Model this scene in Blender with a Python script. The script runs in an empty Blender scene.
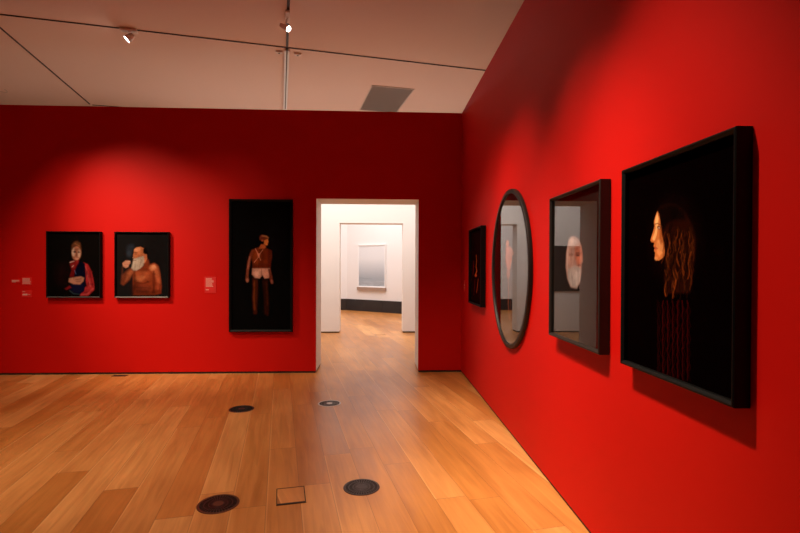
import bpy, bmesh, math, random
import numpy as np
from mathutils import Vector, Matrix
S = bpy.context.scene
COL = S.collection
rad = math.radians
ART = {
 'boy': [
  ('p',[(-0.065,-0.154),(-0.07,-0.203),(-0.085,-0.248),(-0.108,-0.283),(-0.137,-0.306),(-0.169,-0.314),(-0.2,-0.306),(-0.229,-0.283),(-0.252,-0.248),(-0.266,-0.204),(-0.271,-0.155),(-0.266,-0.105),(-0.251,-0.061),(-0.228,-0.026),(-0.2,-0.003),(-0.168,0.005),(-0.136,-0.003),(-0.107,-0.025),(-0.085,-0.06),(-0.07,-0.105)],0.0,(0.016,0.0044,0.0044),0.0915,0.8),
  ('p',[(0.133,0.033),(0.193,0.006),(0.245,-0.1),(0.282,-0.277),(0.282,-0.366),(0.192,-0.455),(0.08,-0.455),(0.098,-0.349),(0.179,-0.313),(0.141,-0.153)],0.0,(0.4342,0.0252,0.0273),0.0114,1),
  ('l',[(0.159,-0.029),(0.189,-0.153),(0.227,-0.313)],0.0128,(0.7529,0.1559,0.1413),0.0114,0.7),
  ('l',[(0.219,-0.1),(0.244,-0.224),(0.265,-0.331)],0.011,(0.1559,0.0044,0.007),0.0114,0.8),
  ('l',[(0.179,-0.1),(0.21,-0.242),(0.179,-0.331)],0.0091,(0.1878,0.0052,0.0091),0.0091,0.7),
  ('l',[(0.141,-0.033),(0.179,-0.1),(0.158,-0.207)],0.0102,(0.1022,0.0044,0.007),0.0107,0.8),
  ('l',[(0.193,-0.082),(0.262,-0.1)],0.0073,(0.1559,0.007,0.0103),0.0091,0.6),
  ('l',[(0.196,-0.171),(0.276,-0.189)],0.0073,(0.1559,0.007,0.0103),0.0091,0.6),
  ('l',[(0.179,-0.278),(0.279,-0.286)],0.0068,(0.1559,0.007,0.0103),0.0085,0.6),
  ('l',[(0.115,-0.402),(0.244,-0.402)],0.0085,(0.1274,0.006,0.0091),0.0107,0.6),
  ('l',[(0.261,-0.348),(0.184,-0.428),(0.098,-0.441)],0.0183,(0.6795,0.0908,0.0908),0.0137,0.8),
  ('p',[(-0.065,0.005),(-0.039,-0.083),(-0.069,-0.181),(-0.005,-0.189),(0.038,-0.101),(0.064,0.05),(0.004,0.067)],0.0,(0.1878,0.008,0.008),0.0128,0.9),
  ('p',[(0.056,0.05),(0.15,0.02),(0.162,-0.153),(0.158,-0.278),(0.141,-0.384),(0.072,-0.434),(-0.031,-0.429),(-0.079,-0.367),(-0.048,-0.278),(-0.005,-0.207),(0.012,-0.083)],0.0,(0.0037,0.004,0.0144),0.0114,1),
  ('p',[(0.139,-0.334),(0.134,-0.36),(0.121,-0.382),(0.101,-0.4),(0.075,-0.412),(0.046,-0.416),(0.017,-0.412),(-0.009,-0.401),(-0.029,-0.383),(-0.042,-0.36),(-0.047,-0.335),(-0.042,-0.309),(-0.029,-0.287),(-0.008,-0.269),(0.018,-0.257),(0.046,-0.253),(0.075,-0.257),(0.101,-0.268),(0.121,-0.286),(0.135,-0.309)],0.0,(0.0091,0.0091,0.0395),0.0274,0.9),
  ('l',[(-0.066,-0.375),(-0.014,-0.42),(0.072,-0.43)],0.011,(0.0612,0.1022,0.1144),0.0091,0.6),
  ('p',[(-0.074,-0.198),(0.012,-0.18),(0.098,-0.171),(0.138,-0.193),(0.127,-0.242),(0.081,-0.287),(-0.014,-0.281),(-0.079,-0.251)],0.0,(0.552,0.2384,0.15),0.0137,0.95),
  ('l',[(0.021,-0.216),(0.098,-0.207)],0.0068,(0.1878,0.0452,0.0319),0.0085,0.7),
  ('l',[(0.029,-0.246),(0.093,-0.239)],0.0068,(0.1559,0.0395,0.0296),0.0085,0.7),
  ('p',[(-0.138,-0.349),(-0.069,-0.305),(-0.04,-0.331),(-0.109,-0.37)],0.0,(0.305,0.013,0.0176),0.0107,0.8),
  ('p',[(0.097,0.161),(0.091,0.128),(0.08,0.099),(0.064,0.077),(0.045,0.063),(0.024,0.059),(0.005,0.066),(-0.013,0.082),(-0.025,0.106),(-0.032,0.136),(-0.033,0.169),(-0.028,0.202),(-0.017,0.231),(-0.001,0.253),(0.019,0.267),(0.039,0.271),(0.059,0.264),(0.076,0.248),(0.089,0.224),(0.096,0.194)],0.0,(0.5149,0.1878,0.1022),0.0137,1),
  ('p',[(0.011,0.183),(0.01,0.163),(0.007,0.145),(0.003,0.131),(-0.003,0.122),(-0.01,0.119),(-0.016,0.122),(-0.022,0.131),(-0.026,0.145),(-0.029,0.163),(-0.03,0.182),(-0.029,0.202),(-0.026,0.22),(-0.021,0.234),(-0.016,0.243),(-0.009,0.246),(-0.003,0.243),(0.003,0.234),(0.007,0.22),(0.01,0.202)],0.0,(0.8714,0.6105,0.4564),0.016,0.9),
  ('p',[(0.085,0.165),(0.084,0.147),(0.082,0.13),(0.078,0.116),(0.073,0.108),(0.068,0.105),(0.062,0.108),(0.058,0.116),(0.054,0.13),(0.051,0.146),(0.051,0.165),(0.052,0.184),(0.054,0.2),(0.058,0.214),(0.063,0.222),(0.068,0.225),(0.073,0.222),(0.078,0.214),(0.082,0.201),(0.084,0.184)],0.0,(0.8388,0.552,0.3916),0.0149,0.95),
  ('p',[(0.063,0.094),(0.061,0.087),(0.057,0.081),(0.051,0.076),(0.043,0.072),(0.035,0.071),(0.026,0.072),(0.019,0.075),(0.013,0.081),(0.009,0.087),(0.008,0.094),(0.009,0.101),(0.013,0.108),(0.019,0.113),(0.027,0.116),(0.035,0.117),(0.044,0.116),(0.051,0.113),(0.057,0.108),(0.061,0.101)],0.0,(0.7529,0.3515,0.2232),0.0107,0.9),
  ('p',[(0.027,0.186),(0.026,0.181),(0.023,0.177),(0.02,0.173),(0.015,0.171),(0.009,0.17),(0.004,0.171),(-0.001,0.173),(-0.004,0.177),(-0.007,0.181),(-0.008,0.186),(-0.007,0.191),(-0.004,0.195),(-0.001,0.199),(0.004,0.201),(0.009,0.202),(0.015,0.201),(0.02,0.199),(0.023,0.196),(0.026,0.191)],0.0,(0.0452,0.0116,0.0091),0.0107,0.9),
  ('p',[(0.077,0.183),(0.076,0.178),(0.074,0.174),(0.071,0.17),(0.067,0.168),(0.063,0.167),(0.058,0.168),(0.055,0.17),(0.052,0.173),(0.05,0.178),(0.049,0.183),(0.05,0.188),(0.052,0.192),(0.055,0.196),(0.059,0.198),(0.063,0.199),(0.067,0.198),(0.071,0.196),(0.074,0.192),(0.076,0.188)],0.0,(0.0612,0.016,0.0116),0.0114,0.8),
  ('l',[(0.035,0.183),(0.04,0.147),(0.032,0.137)],0.0091,(0.1559,0.0452,0.0296),0.0114,0.8),
  ('p',[(0.083,0.218),(0.081,0.212),(0.075,0.206),(0.065,0.201),(0.053,0.198),(0.039,0.197),(0.025,0.198),(0.012,0.201),(0.003,0.205),(-0.004,0.211),(-0.006,0.218),(-0.004,0.224),(0.003,0.23),(0.013,0.235),(0.025,0.238),(0.039,0.239),(0.053,0.238),(0.065,0.235),(0.075,0.231),(0.081,0.225)],0.0,(0.1878,0.0648,0.0369),0.0171,0.7),
  ('l',[(0.025,0.126),(0.039,0.115)],0.0073,(0.1559,0.0423,0.0273),0.0069,0.7),
  ('l',[(-0.02,0.186),(0.004,0.186)],0.0073,(0.0612,0.016,0.0116),0.0091,0.8),
  ('l',[(0.056,0.183),(0.083,0.179)],0.0073,(0.0802,0.0212,0.0144),0.0091,0.8),
  ('l',[(0.021,0.101),(0.056,0.103)],0.0051,(0.305,0.0612,0.0452),0.0043,0.8),
  ('p',[(-0.04,0.209),(-0.03,0.289),(0.001,0.328),(0.042,0.342),(0.087,0.314),(0.101,0.222),(0.083,0.233),(0.056,0.271),(0.004,0.264),(-0.02,0.228)],0.0,(0.1384,0.0452,0.0176),0.0183,1),
  ('l',[(0.013,0.306),(0.073,0.271)],0.0085,(0.402,0.1559,0.0545),0.0107,0.7),
  ('p',[(-0.056,0.05),(-0.013,0.059),(0.064,0.068),(0.059,0.015),(0.021,-0.03),(-0.013,-0.057),(-0.051,-0.012)],0.0,(0.305,0.016,0.016),0.0114,0.9),
  ('l',[(-0.061,0.032),(-0.005,0.05)],0.011,(0.7605,0.5149,0.4564),0.0091,0.9),
  ('l',[(-0.031,-0.034),(-0.01,-0.012)],0.0102,(0.7605,0.4564,0.402),0.0085,0.8),
  ('l',[(0.004,-0.083),(0.024,-0.136)],0.0055,(0.1878,0.2232,0.5149),0.0069,0.7),
 ],
 'beard': [
  ('p',[(0.331,0.171),(0.324,0.061),(0.301,-0.039),(0.266,-0.118),(0.222,-0.169),(0.174,-0.187),(0.125,-0.169),(0.082,-0.119),(0.047,-0.04),(0.025,0.059),(0.017,0.169),(0.025,0.28),(0.047,0.379),(0.082,0.458),(0.126,0.509),(0.174,0.527),(0.223,0.51),(0.267,0.459),(0.301,0.381),(0.324,0.281)],0.0,(0.0091,0.007,0.007),0.1372,0.7),
  ('p',[(-0.135,0.224),(-0.143,0.207),(-0.155,0.194),(-0.169,0.184),(-0.184,0.181),(-0.198,0.183),(-0.21,0.19),(-0.219,0.203),(-0.224,0.219),(-0.224,0.237),(-0.22,0.255),(-0.211,0.272),(-0.2,0.286),(-0.186,0.295),(-0.171,0.299),(-0.157,0.297),(-0.145,0.289),(-0.136,0.277),(-0.131,0.261),(-0.131,0.242)],0.0,(0.0423,0.0545,0.0802),0.0341,0.55),
  ('p',[(-0.153,0.16),(-0.155,0.145),(-0.16,0.133),(-0.168,0.122),(-0.177,0.116),(-0.188,0.113),(-0.199,0.116),(-0.208,0.122),(-0.216,0.132),(-0.221,0.145),(-0.223,0.159),(-0.221,0.174),(-0.216,0.187),(-0.208,0.197),(-0.199,0.204),(-0.188,0.206),(-0.177,0.204),(-0.167,0.197),(-0.16,0.187),(-0.155,0.174)],0.0,(0.0612,0.0802,0.117),0.032,0.45),
  ('p',[(-0.118,0.276),(-0.119,0.268),(-0.123,0.261),(-0.128,0.255),(-0.135,0.252),(-0.143,0.251),(-0.15,0.252),(-0.157,0.255),(-0.162,0.261),(-0.166,0.268),(-0.167,0.275),(-0.166,0.283),(-0.162,0.29),(-0.157,0.296),(-0.15,0.299),(-0.143,0.3),(-0.135,0.299),(-0.128,0.296),(-0.123,0.29),(-0.119,0.283)],0.0,(0.0452,0.0578,0.0844),0.0229,0.4),
  ('p',[(0.087,0.0),(0.157,0.027),(0.218,0.001),(0.252,-0.115),(0.275,-0.311),(0.261,-0.415),(0.174,-0.44),(-0.131,-0.44),(-0.136,-0.312),(-0.14,-0.152),(-0.087,-0.045),(0.0,-0.009)],0.0,(0.305,0.0482,0.016),0.0171,1),
  ('p',[(0.108,-0.008),(0.174,0.017),(0.223,-0.029),(0.244,-0.151),(0.252,-0.276),(0.209,-0.24),(0.174,-0.133),(0.122,-0.08)],0.0,(0.6584,0.162,0.0612),0.0274,0.95),
  ('p',[(0.17,-0.044),(0.169,-0.054),(0.164,-0.063),(0.156,-0.07),(0.146,-0.074),(0.136,-0.076),(0.125,-0.075),(0.115,-0.07),(0.107,-0.063),(0.102,-0.054),(0.101,-0.044),(0.102,-0.034),(0.107,-0.025),(0.115,-0.018),(0.125,-0.013),(0.136,-0.012),(0.146,-0.013),(0.156,-0.018),(0.164,-0.025),(0.169,-0.034)],0.0,(0.8714,0.305,0.1274),0.0256,0.8),
  ('p',[(0.12,-0.173),(0.11,-0.196),(0.089,-0.214),(0.059,-0.226),(0.024,-0.231),(-0.014,-0.229),(-0.05,-0.218),(-0.082,-0.201),(-0.105,-0.179),(-0.119,-0.155),(-0.12,-0.13),(-0.11,-0.107),(-0.09,-0.089),(-0.06,-0.076),(-0.025,-0.071),(0.013,-0.074),(0.049,-0.084),(0.081,-0.101),(0.105,-0.123),(0.118,-0.148)],0.0,(0.491,0.107,0.0369),0.0384,0.8),
  ('p',[(0.013,-0.205),(0.01,-0.218),(0.001,-0.23),(-0.014,-0.239),(-0.032,-0.246),(-0.053,-0.248),(-0.073,-0.246),(-0.092,-0.24),(-0.106,-0.23),(-0.116,-0.218),(-0.119,-0.205),(-0.116,-0.192),(-0.106,-0.18),(-0.092,-0.17),(-0.073,-0.164),(-0.053,-0.162),(-0.032,-0.164),(-0.014,-0.17),(0.001,-0.18),(0.01,-0.192)],0.0,(0.6445,0.1812,0.0685),0.0299,0.7),
  ('l',[(-0.088,-0.25),(-0.001,-0.276),(0.087,-0.249)],0.0102,(0.0976,0.013,0.006),0.0171,0.8),
  ('l',[(0.174,-0.133),(0.174,-0.276),(0.147,-0.401)],0.0128,(0.0976,0.0116,0.006),0.0183,0.7),
  ('p',[(0.113,-0.347),(0.107,-0.366),(0.093,-0.383),(0.069,-0.396),(0.04,-0.405),(0.008,-0.408),(-0.024,-0.405),(-0.053,-0.397),(-0.077,-0.383),(-0.091,-0.366),(-0.096,-0.348),(-0.091,-0.329),(-0.076,-0.312),(-0.053,-0.298),(-0.024,-0.29),(0.008,-0.287),(0.04,-0.29),(0.07,-0.298),(0.093,-0.312),(0.107,-0.329)],0.0,(0.305,0.0545,0.0252),0.032,0.7),
  ('l',[(-0.088,-0.33),(0.086,-0.333)],0.0068,(0.117,0.0194,0.0103),0.0128,0.7),
  ('l',[(-0.088,-0.383),(0.086,-0.387)],0.0073,(0.117,0.0194,0.0103),0.0137,0.6),
  ('l',[(0.235,-0.311),(0.252,-0.415)],0.0165,(0.1878,0.016,0.0091),0.0183,0.7),
  ('p',[(-0.018,-0.347),(-0.022,-0.386),(-0.031,-0.421),(-0.047,-0.448),(-0.066,-0.466),(-0.088,-0.472),(-0.109,-0.466),(-0.129,-0.449),(-0.144,-0.421),(-0.154,-0.386),(-0.157,-0.348),(-0.154,-0.309),(-0.144,-0.274),(-0.128,-0.247),(-0.109,-0.229),(-0.088,-0.223),(-0.066,-0.229),(-0.047,-0.247),(-0.031,-0.274),(-0.021,-0.309)],0.0,(0.0452,0.0091,0.0052),0.0686,0.6),
  ('p',[(0.2,-0.401),(0.193,-0.415),(0.173,-0.428),(0.142,-0.438),(0.103,-0.445),(0.06,-0.447),(0.017,-0.445),(-0.022,-0.438),(-0.053,-0.428),(-0.072,-0.415),(-0.079,-0.401),(-0.072,-0.387),(-0.052,-0.374),(-0.022,-0.363),(0.017,-0.357),(0.06,-0.355),(0.103,-0.357),(0.142,-0.363),(0.173,-0.374),(0.193,-0.386)],0.0,(0.0545,0.0103,0.006),0.0512,0.6),
  ('p',[(0.076,-0.072),(0.069,-0.083),(0.053,-0.091),(0.029,-0.095),(-0.001,-0.096),(-0.033,-0.092),(-0.065,-0.084),(-0.092,-0.074),(-0.114,-0.061),(-0.126,-0.048),(-0.129,-0.035),(-0.122,-0.024),(-0.106,-0.016),(-0.081,-0.011),(-0.052,-0.011),(-0.02,-0.015),(0.012,-0.022),(0.039,-0.033),(0.061,-0.045),(0.073,-0.059)],0.0,(0.117,0.0194,0.008),0.0341,0.7),
  ('l',[(-0.114,-0.098),(-0.109,-0.276),(-0.126,-0.419)],0.0146,(0.0319,0.007,0.0044),0.0229,0.7),
  ('p',[(0.036,-0.178),(0.035,-0.185),(0.031,-0.191),(0.025,-0.195),(0.017,-0.198),(0.008,-0.199),(0.0,-0.198),(-0.008,-0.195),(-0.014,-0.191),(-0.018,-0.185),(-0.02,-0.178),(-0.018,-0.172),(-0.014,-0.166),(-0.008,-0.161),(0.0,-0.158),(0.008,-0.157),(0.017,-0.158),(0.025,-0.161),(0.031,-0.165),(0.035,-0.171)],0.0,(0.7758,0.2542,0.1022),0.0229,0.6),
  ('p',[(0.198,-0.042),(0.194,-0.048),(0.187,-0.053),(0.178,-0.056),(0.167,-0.056),(0.157,-0.053),(0.147,-0.048),(0.139,-0.041),(0.134,-0.034),(0.131,-0.025),(0.132,-0.017),(0.137,-0.011),(0.144,-0.006),(0.153,-0.003),(0.163,-0.003),(0.174,-0.006),(0.183,-0.011),(0.191,-0.018),(0.197,-0.026),(0.199,-0.034)],0.0,(0.9387,0.402,0.2016),0.0171,0.8),
  ('l',[(0.16,-0.097),(0.153,-0.24),(0.167,-0.401)],0.0146,(0.0612,0.0091,0.0052),0.0183,0.7),
  ('p',[(0.24,-0.258),(0.239,-0.291),(0.237,-0.321),(0.233,-0.345),(0.228,-0.36),(0.223,-0.365),(0.217,-0.36),(0.212,-0.345),(0.208,-0.321),(0.206,-0.291),(0.205,-0.258),(0.206,-0.225),(0.209,-0.195),(0.212,-0.171),(0.217,-0.156),(0.223,-0.151),(0.228,-0.156),(0.233,-0.171),(0.237,-0.195),(0.239,-0.225)],0.0,(0.6867,0.117,0.0482),0.0171,0.5),
  ('p',[(0.078,-0.24),(0.077,-0.243),(0.076,-0.245),(0.074,-0.246),(0.072,-0.247),(0.069,-0.247),(0.066,-0.247),(0.064,-0.246),(0.062,-0.245),(0.061,-0.243),(0.06,-0.24),(0.061,-0.238),(0.062,-0.236),(0.064,-0.235),(0.066,-0.234),(0.069,-0.233),(0.072,-0.234),(0.074,-0.235),(0.076,-0.236),(0.077,-0.238)],0.0,(0.0802,0.013,0.008),0.0069,0.8),
  ('p',[(-0.079,-0.226),(-0.079,-0.229),(-0.081,-0.231),(-0.082,-0.232),(-0.085,-0.233),(-0.088,-0.234),(-0.09,-0.233),(-0.093,-0.232),(-0.095,-0.231),(-0.096,-0.229),(-0.096,-0.226),(-0.096,-0.224),(-0.095,-0.222),(-0.093,-0.221),(-0.09,-0.22),(-0.088,-0.219),(-0.085,-0.22),(-0.082,-0.221),(-0.081,-0.222),(-0.079,-0.224)],0.0,(0.0802,0.013,0.008),0.0069,0.7),
  ('p',[(-0.244,-0.099),(-0.174,-0.041),(-0.114,-0.098),(-0.183,-0.223),(-0.27,-0.303),(-0.31,-0.277),(-0.299,-0.152)],0.0,(0.1878,0.0423,0.0176),0.0192,0.95),
  ('p',[(-0.218,-0.116),(-0.157,-0.063),(-0.122,-0.098),(-0.183,-0.187),(-0.244,-0.241)],0.0,(0.4342,0.117,0.0452),0.0229,0.8),
  ('p',[(-0.285,0.026),(-0.244,0.062),(-0.188,0.065),(-0.167,0.03),(-0.192,-0.001),(-0.2,-0.031),(-0.24,-0.049),(-0.275,-0.024)],0.0,(0.6172,0.2623,0.162),0.0114,1),
  ('l',[(-0.226,0.04),(-0.174,0.051)],0.0068,(0.8714,0.5149,0.402),0.0064,0.9),
  ('l',[(-0.252,0.008),(-0.2,0.008)],0.0051,(0.1878,0.0452,0.0273),0.0064,0.8),
  ('l',[(-0.282,-0.031),(-0.289,-0.152)],0.0183,(0.1559,0.0452,0.0252),0.0183,0.7),
  ('p',[(0.0,0.045),(0.078,0.081),(0.108,0.009),(0.043,-0.048)],0.0,(0.2623,0.0452,0.016),0.0183,1),
  ('p',[(-0.118,0.115),(-0.136,0.133),(-0.125,0.169),(-0.118,0.222),(-0.087,0.254),(-0.026,0.265),(0.026,0.241),(0.061,0.17),(0.069,0.09),(0.035,0.027),(-0.035,0.009),(-0.122,0.071)],0.0,(0.6172,0.1878,0.0723),0.0085,1),
  ('p',[(-0.026,0.235),(-0.026,0.227),(-0.031,0.218),(-0.039,0.21),(-0.05,0.203),(-0.063,0.198),(-0.077,0.196),(-0.09,0.196),(-0.101,0.198),(-0.109,0.203),(-0.113,0.21),(-0.113,0.218),(-0.109,0.227),(-0.1,0.235),(-0.089,0.242),(-0.076,0.247),(-0.062,0.249),(-0.049,0.249),(-0.038,0.246),(-0.03,0.242)],0.0,(0.855,0.3712,0.1878),0.0183,0.8),
  ('p',[(0.052,0.116),(0.051,0.102),(0.047,0.089),(0.042,0.079),(0.035,0.072),(0.028,0.07),(0.02,0.072),(0.013,0.079),(0.008,0.089),(0.004,0.102),(0.003,0.116),(0.005,0.13),(0.008,0.143),(0.013,0.154),(0.02,0.16),(0.028,0.162),(0.035,0.16),(0.042,0.154),(0.047,0.143),(0.051,0.131)],0.0,(0.7305,0.1878,0.0802),0.0171,0.7),
  ('p',[(0.009,0.226),(0.038,0.259),(0.066,0.227),(0.08,0.161),(0.045,0.152),(0.014,0.173)],0.0,(0.006,0.0037,0.0037),0.0107,1),
  ('l',[(-0.117,0.183),(-0.073,0.176)],0.0102,(0.117,0.0252,0.0103),0.0085,0.9),
  ('l',[(-0.108,0.16),(-0.078,0.158)],0.0055,(0.0212,0.007,0.0052),0.0069,0.9),
  ('l',[(-0.125,0.119),(-0.139,0.105),(-0.118,0.098)],0.0073,(0.8714,0.402,0.2232),0.0046,0.8),
  ('l',[(-0.056,0.151),(-0.035,0.098)],0.0137,(0.402,0.0887,0.0343),0.0149,0.7),
  ('p',[(-0.125,0.087),(-0.087,0.098),(-0.044,0.116),(0.021,0.13),(0.031,0.054),(0.01,-0.009),(-0.035,-0.055),(-0.087,-0.084),(-0.131,-0.08),(-0.157,-0.048),(-0.143,0.009),(-0.132,0.053)],0.0,(0.6172,0.4678,0.3515),0.0137,1),
  ('l',[(-0.122,0.053),(-0.126,-0.045)],0.0085,(0.8388,0.7157,0.6038),0.0107,0.8),
  ('l',[(-0.07,0.071),(-0.087,-0.054)],0.0085,(0.807,0.6724,0.552),0.0107,0.7),
  ('l',[(-0.018,0.071),(-0.044,-0.045)],0.0085,(0.3515,0.2307,0.162),0.0128,0.7),
  ('l',[(-0.132,0.067),(-0.091,0.062)],0.0068,(0.117,0.0296,0.0194),0.0064,0.9),
 ],
 'back': [
  ('p',[(0.339,0.362),(0.333,0.273),(0.316,0.193),(0.289,0.129),(0.256,0.087),(0.218,0.073),(0.181,0.087),(0.147,0.128),(0.12,0.192),(0.103,0.272),(0.097,0.361),(0.103,0.45),(0.12,0.53),(0.147,0.594),(0.18,0.635),(0.217,0.65),(0.255,0.636),(0.289,0.595),(0.315,0.532),(0.333,0.451)],0.0,(0.0052,0.0052,0.007),0.1688,0.8),
  ('p',[(-0.116,0.238),(-0.056,0.266),(0.01,0.277),(0.097,0.25),(0.152,0.223),(0.158,0.151),(0.13,0.062),(0.125,-0.049),(-0.121,-0.05),(-0.127,0.061),(-0.143,0.16)],0.0,(0.1384,0.0212,0.0052),0.0141,1),
  ('p',[(-0.001,0.128),(-0.004,0.097),(-0.012,0.069),(-0.024,0.047),(-0.039,0.033),(-0.056,0.028),(-0.073,0.033),(-0.088,0.047),(-0.1,0.069),(-0.108,0.096),(-0.111,0.127),(-0.108,0.158),(-0.1,0.186),(-0.088,0.208),(-0.073,0.222),(-0.056,0.227),(-0.039,0.222),(-0.024,0.208),(-0.012,0.186),(-0.004,0.158)],0.0,(0.305,0.0513,0.0103),0.0422,0.8),
  ('p',[(0.108,0.106),(0.107,0.075),(0.102,0.047),(0.095,0.025),(0.086,0.011),(0.076,0.006),(0.065,0.011),(0.056,0.025),(0.049,0.047),(0.044,0.075),(0.043,0.106),(0.044,0.137),(0.049,0.164),(0.056,0.186),(0.065,0.201),(0.075,0.206),(0.086,0.201),(0.095,0.187),(0.102,0.165),(0.107,0.137)],0.0,(0.1946,0.0273,0.006),0.0352,0.8),
  ('l',[(-0.029,0.205),(-0.034,-0.028)],0.0068,(0.0452,0.007,0.0024),0.0113,0.7),
  ('p',[(-0.133,0.238),(-0.105,0.236),(-0.122,0.16),(-0.154,0.061),(-0.176,-0.065),(-0.211,-0.065),(-0.198,0.06),(-0.165,0.171)],0.0,(0.1878,0.0369,0.0144),0.0127,1),
  ('l',[(-0.167,0.127),(-0.178,0.038),(-0.194,-0.05)],0.0113,(0.552,0.2232,0.1559),0.0169,0.6),
  ('p',[(0.114,0.239),(0.158,0.217),(0.158,0.117),(0.144,0.028),(0.136,-0.064),(0.103,-0.064),(0.1,0.05),(0.095,0.15)],0.0,(0.117,0.0176,0.006),0.0127,1),
  ('p',[(0.002,0.316),(0.053,0.316),(0.07,0.272),(0.043,0.25),(-0.034,0.249),(-0.021,0.277)],0.0,(0.491,0.117,0.0319),0.0127,1),
  ('p',[(0.092,0.39),(0.085,0.376),(0.074,0.365),(0.059,0.358),(0.042,0.355),(0.024,0.358),(0.008,0.364),(-0.006,0.375),(-0.015,0.389),(-0.019,0.404),(-0.018,0.419),(-0.012,0.433),(0.0,0.444),(0.015,0.452),(0.032,0.454),(0.049,0.452),(0.066,0.445),(0.079,0.434),(0.089,0.421),(0.093,0.406)],0.0,(0.1878,0.0452,0.013),0.0141,1),
  ('p',[(0.055,0.409),(0.051,0.397),(0.044,0.386),(0.034,0.379),(0.023,0.374),(0.011,0.374),(0.0,0.378),(-0.009,0.386),(-0.016,0.397),(-0.019,0.409),(-0.018,0.422),(-0.014,0.435),(-0.007,0.445),(0.003,0.453),(0.014,0.457),(0.025,0.457),(0.036,0.453),(0.046,0.446),(0.052,0.435),(0.055,0.423)],0.0,(0.1559,0.0273,0.016),0.0131,0.9),
  ('p',[(0.048,0.377),(0.099,0.394),(0.104,0.361),(0.11,0.355),(0.099,0.333),(0.097,0.305),(0.07,0.3),(0.042,0.322)],0.0,(0.807,0.2623,0.0612),0.0084,1),
  ('l',[(0.02,0.44),(0.075,0.434),(0.103,0.411)],0.0135,(0.5149,0.2623,0.1022),0.0127,0.8),
  ('l',[(-0.018,0.382),(0.02,0.421)],0.0084,(0.1022,0.0319,0.0091),0.0118,0.8),
  ('p',[(0.034,0.372),(0.033,0.367),(0.031,0.362),(0.028,0.359),(0.025,0.357),(0.02,0.356),(0.016,0.357),(0.013,0.359),(0.01,0.362),(0.008,0.367),(0.007,0.371),(0.008,0.376),(0.01,0.381),(0.013,0.384),(0.016,0.386),(0.02,0.387),(0.025,0.386),(0.028,0.384),(0.031,0.381),(0.033,0.376)],0.0,(0.402,0.1022,0.0452),0.0084,0.8),
  ('l',[(-0.083,0.249),(-0.05,0.183),(-0.021,0.116),(-0.007,0.078)],0.0079,(0.807,0.305,0.1746),0.0056,0.9),
  ('l',[(0.026,0.236),(-0.012,0.183),(-0.047,0.116),(-0.1,0.047)],0.0074,(0.807,0.305,0.1746),0.0053,0.9),
  ('p',[(-0.054,0.183),(-0.012,0.183),(-0.025,0.116),(-0.045,0.116)],0.0,(0.7305,0.2462,0.1384),0.0084,0.7),
  ('p',[(-0.127,-0.041),(0.125,-0.04),(0.142,-0.116),(0.114,-0.182),(0.054,-0.194),(0.021,-0.138),(-0.021,-0.188),(-0.088,-0.183),(-0.132,-0.128)],0.0,(0.6172,0.305,0.2159),0.0127,1),
  ('l',[(0.004,-0.05),(0.01,-0.161)],0.0074,(0.2232,0.0612,0.0395),0.0092,0.9),
  ('p',[(-0.024,-0.116),(-0.026,-0.13),(-0.031,-0.142),(-0.039,-0.152),(-0.05,-0.159),(-0.061,-0.161),(-0.073,-0.159),(-0.083,-0.152),(-0.091,-0.143),(-0.097,-0.13),(-0.098,-0.116),(-0.097,-0.103),(-0.091,-0.09),(-0.083,-0.081),(-0.073,-0.074),(-0.061,-0.072),(-0.05,-0.074),(-0.039,-0.08),(-0.031,-0.09),(-0.026,-0.103)],0.0,(0.8388,0.491,0.3712),0.0253,0.8),
  ('p',[(0.109,-0.116),(0.107,-0.13),(0.102,-0.142),(0.095,-0.152),(0.086,-0.158),(0.076,-0.16),(0.066,-0.158),(0.056,-0.152),(0.049,-0.142),(0.045,-0.13),(0.043,-0.116),(0.044,-0.102),(0.049,-0.09),(0.056,-0.08),(0.066,-0.074),(0.076,-0.072),(0.086,-0.074),(0.095,-0.08),(0.102,-0.09),(0.107,-0.102)],0.0,(0.6172,0.2874,0.1946),0.0253,0.8),
  ('p',[(-0.211,-0.05),(-0.176,-0.05),(-0.185,-0.161),(-0.176,-0.227),(-0.203,-0.25),(-0.228,-0.205),(-0.22,-0.139)],0.0,(0.1878,0.0482,0.0232),0.0113,0.95),
  ('p',[(0.1,-0.049),(0.136,-0.049),(0.164,-0.16),(0.175,-0.249),(0.153,-0.271),(0.129,-0.216),(0.114,-0.138)],0.0,(0.1559,0.0319,0.016),0.0113,0.95),
  ('p',[(-0.182,-0.216),(-0.183,-0.225),(-0.186,-0.233),(-0.19,-0.24),(-0.195,-0.244),(-0.2,-0.245),(-0.205,-0.244),(-0.21,-0.24),(-0.214,-0.233),(-0.217,-0.225),(-0.217,-0.216),(-0.217,-0.208),(-0.214,-0.2),(-0.21,-0.193),(-0.205,-0.189),(-0.2,-0.188),(-0.195,-0.189),(-0.19,-0.193),(-0.186,-0.199),(-0.183,-0.208)],0.0,(0.402,0.1559,0.1022),0.0127,0.8),
  ('p',[(0.174,-0.235),(0.175,-0.245),(0.175,-0.254),(0.173,-0.261),(0.169,-0.266),(0.165,-0.268),(0.16,-0.268),(0.155,-0.264),(0.15,-0.258),(0.147,-0.25),(0.144,-0.241),(0.143,-0.231),(0.144,-0.222),(0.146,-0.215),(0.149,-0.21),(0.154,-0.207),(0.159,-0.208),(0.164,-0.212),(0.168,-0.218),(0.172,-0.226)],0.0,(0.3515,0.117,0.0762),0.0127,0.8),
  ('p',[(-0.127,-0.183),(-0.05,-0.194),(-0.047,-0.349),(-0.053,-0.471),(-0.061,-0.715),(-0.11,-0.715),(-0.127,-0.471),(-0.119,-0.338)],0.0,(0.0612,0.0116,0.004),0.0169,0.85),
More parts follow.
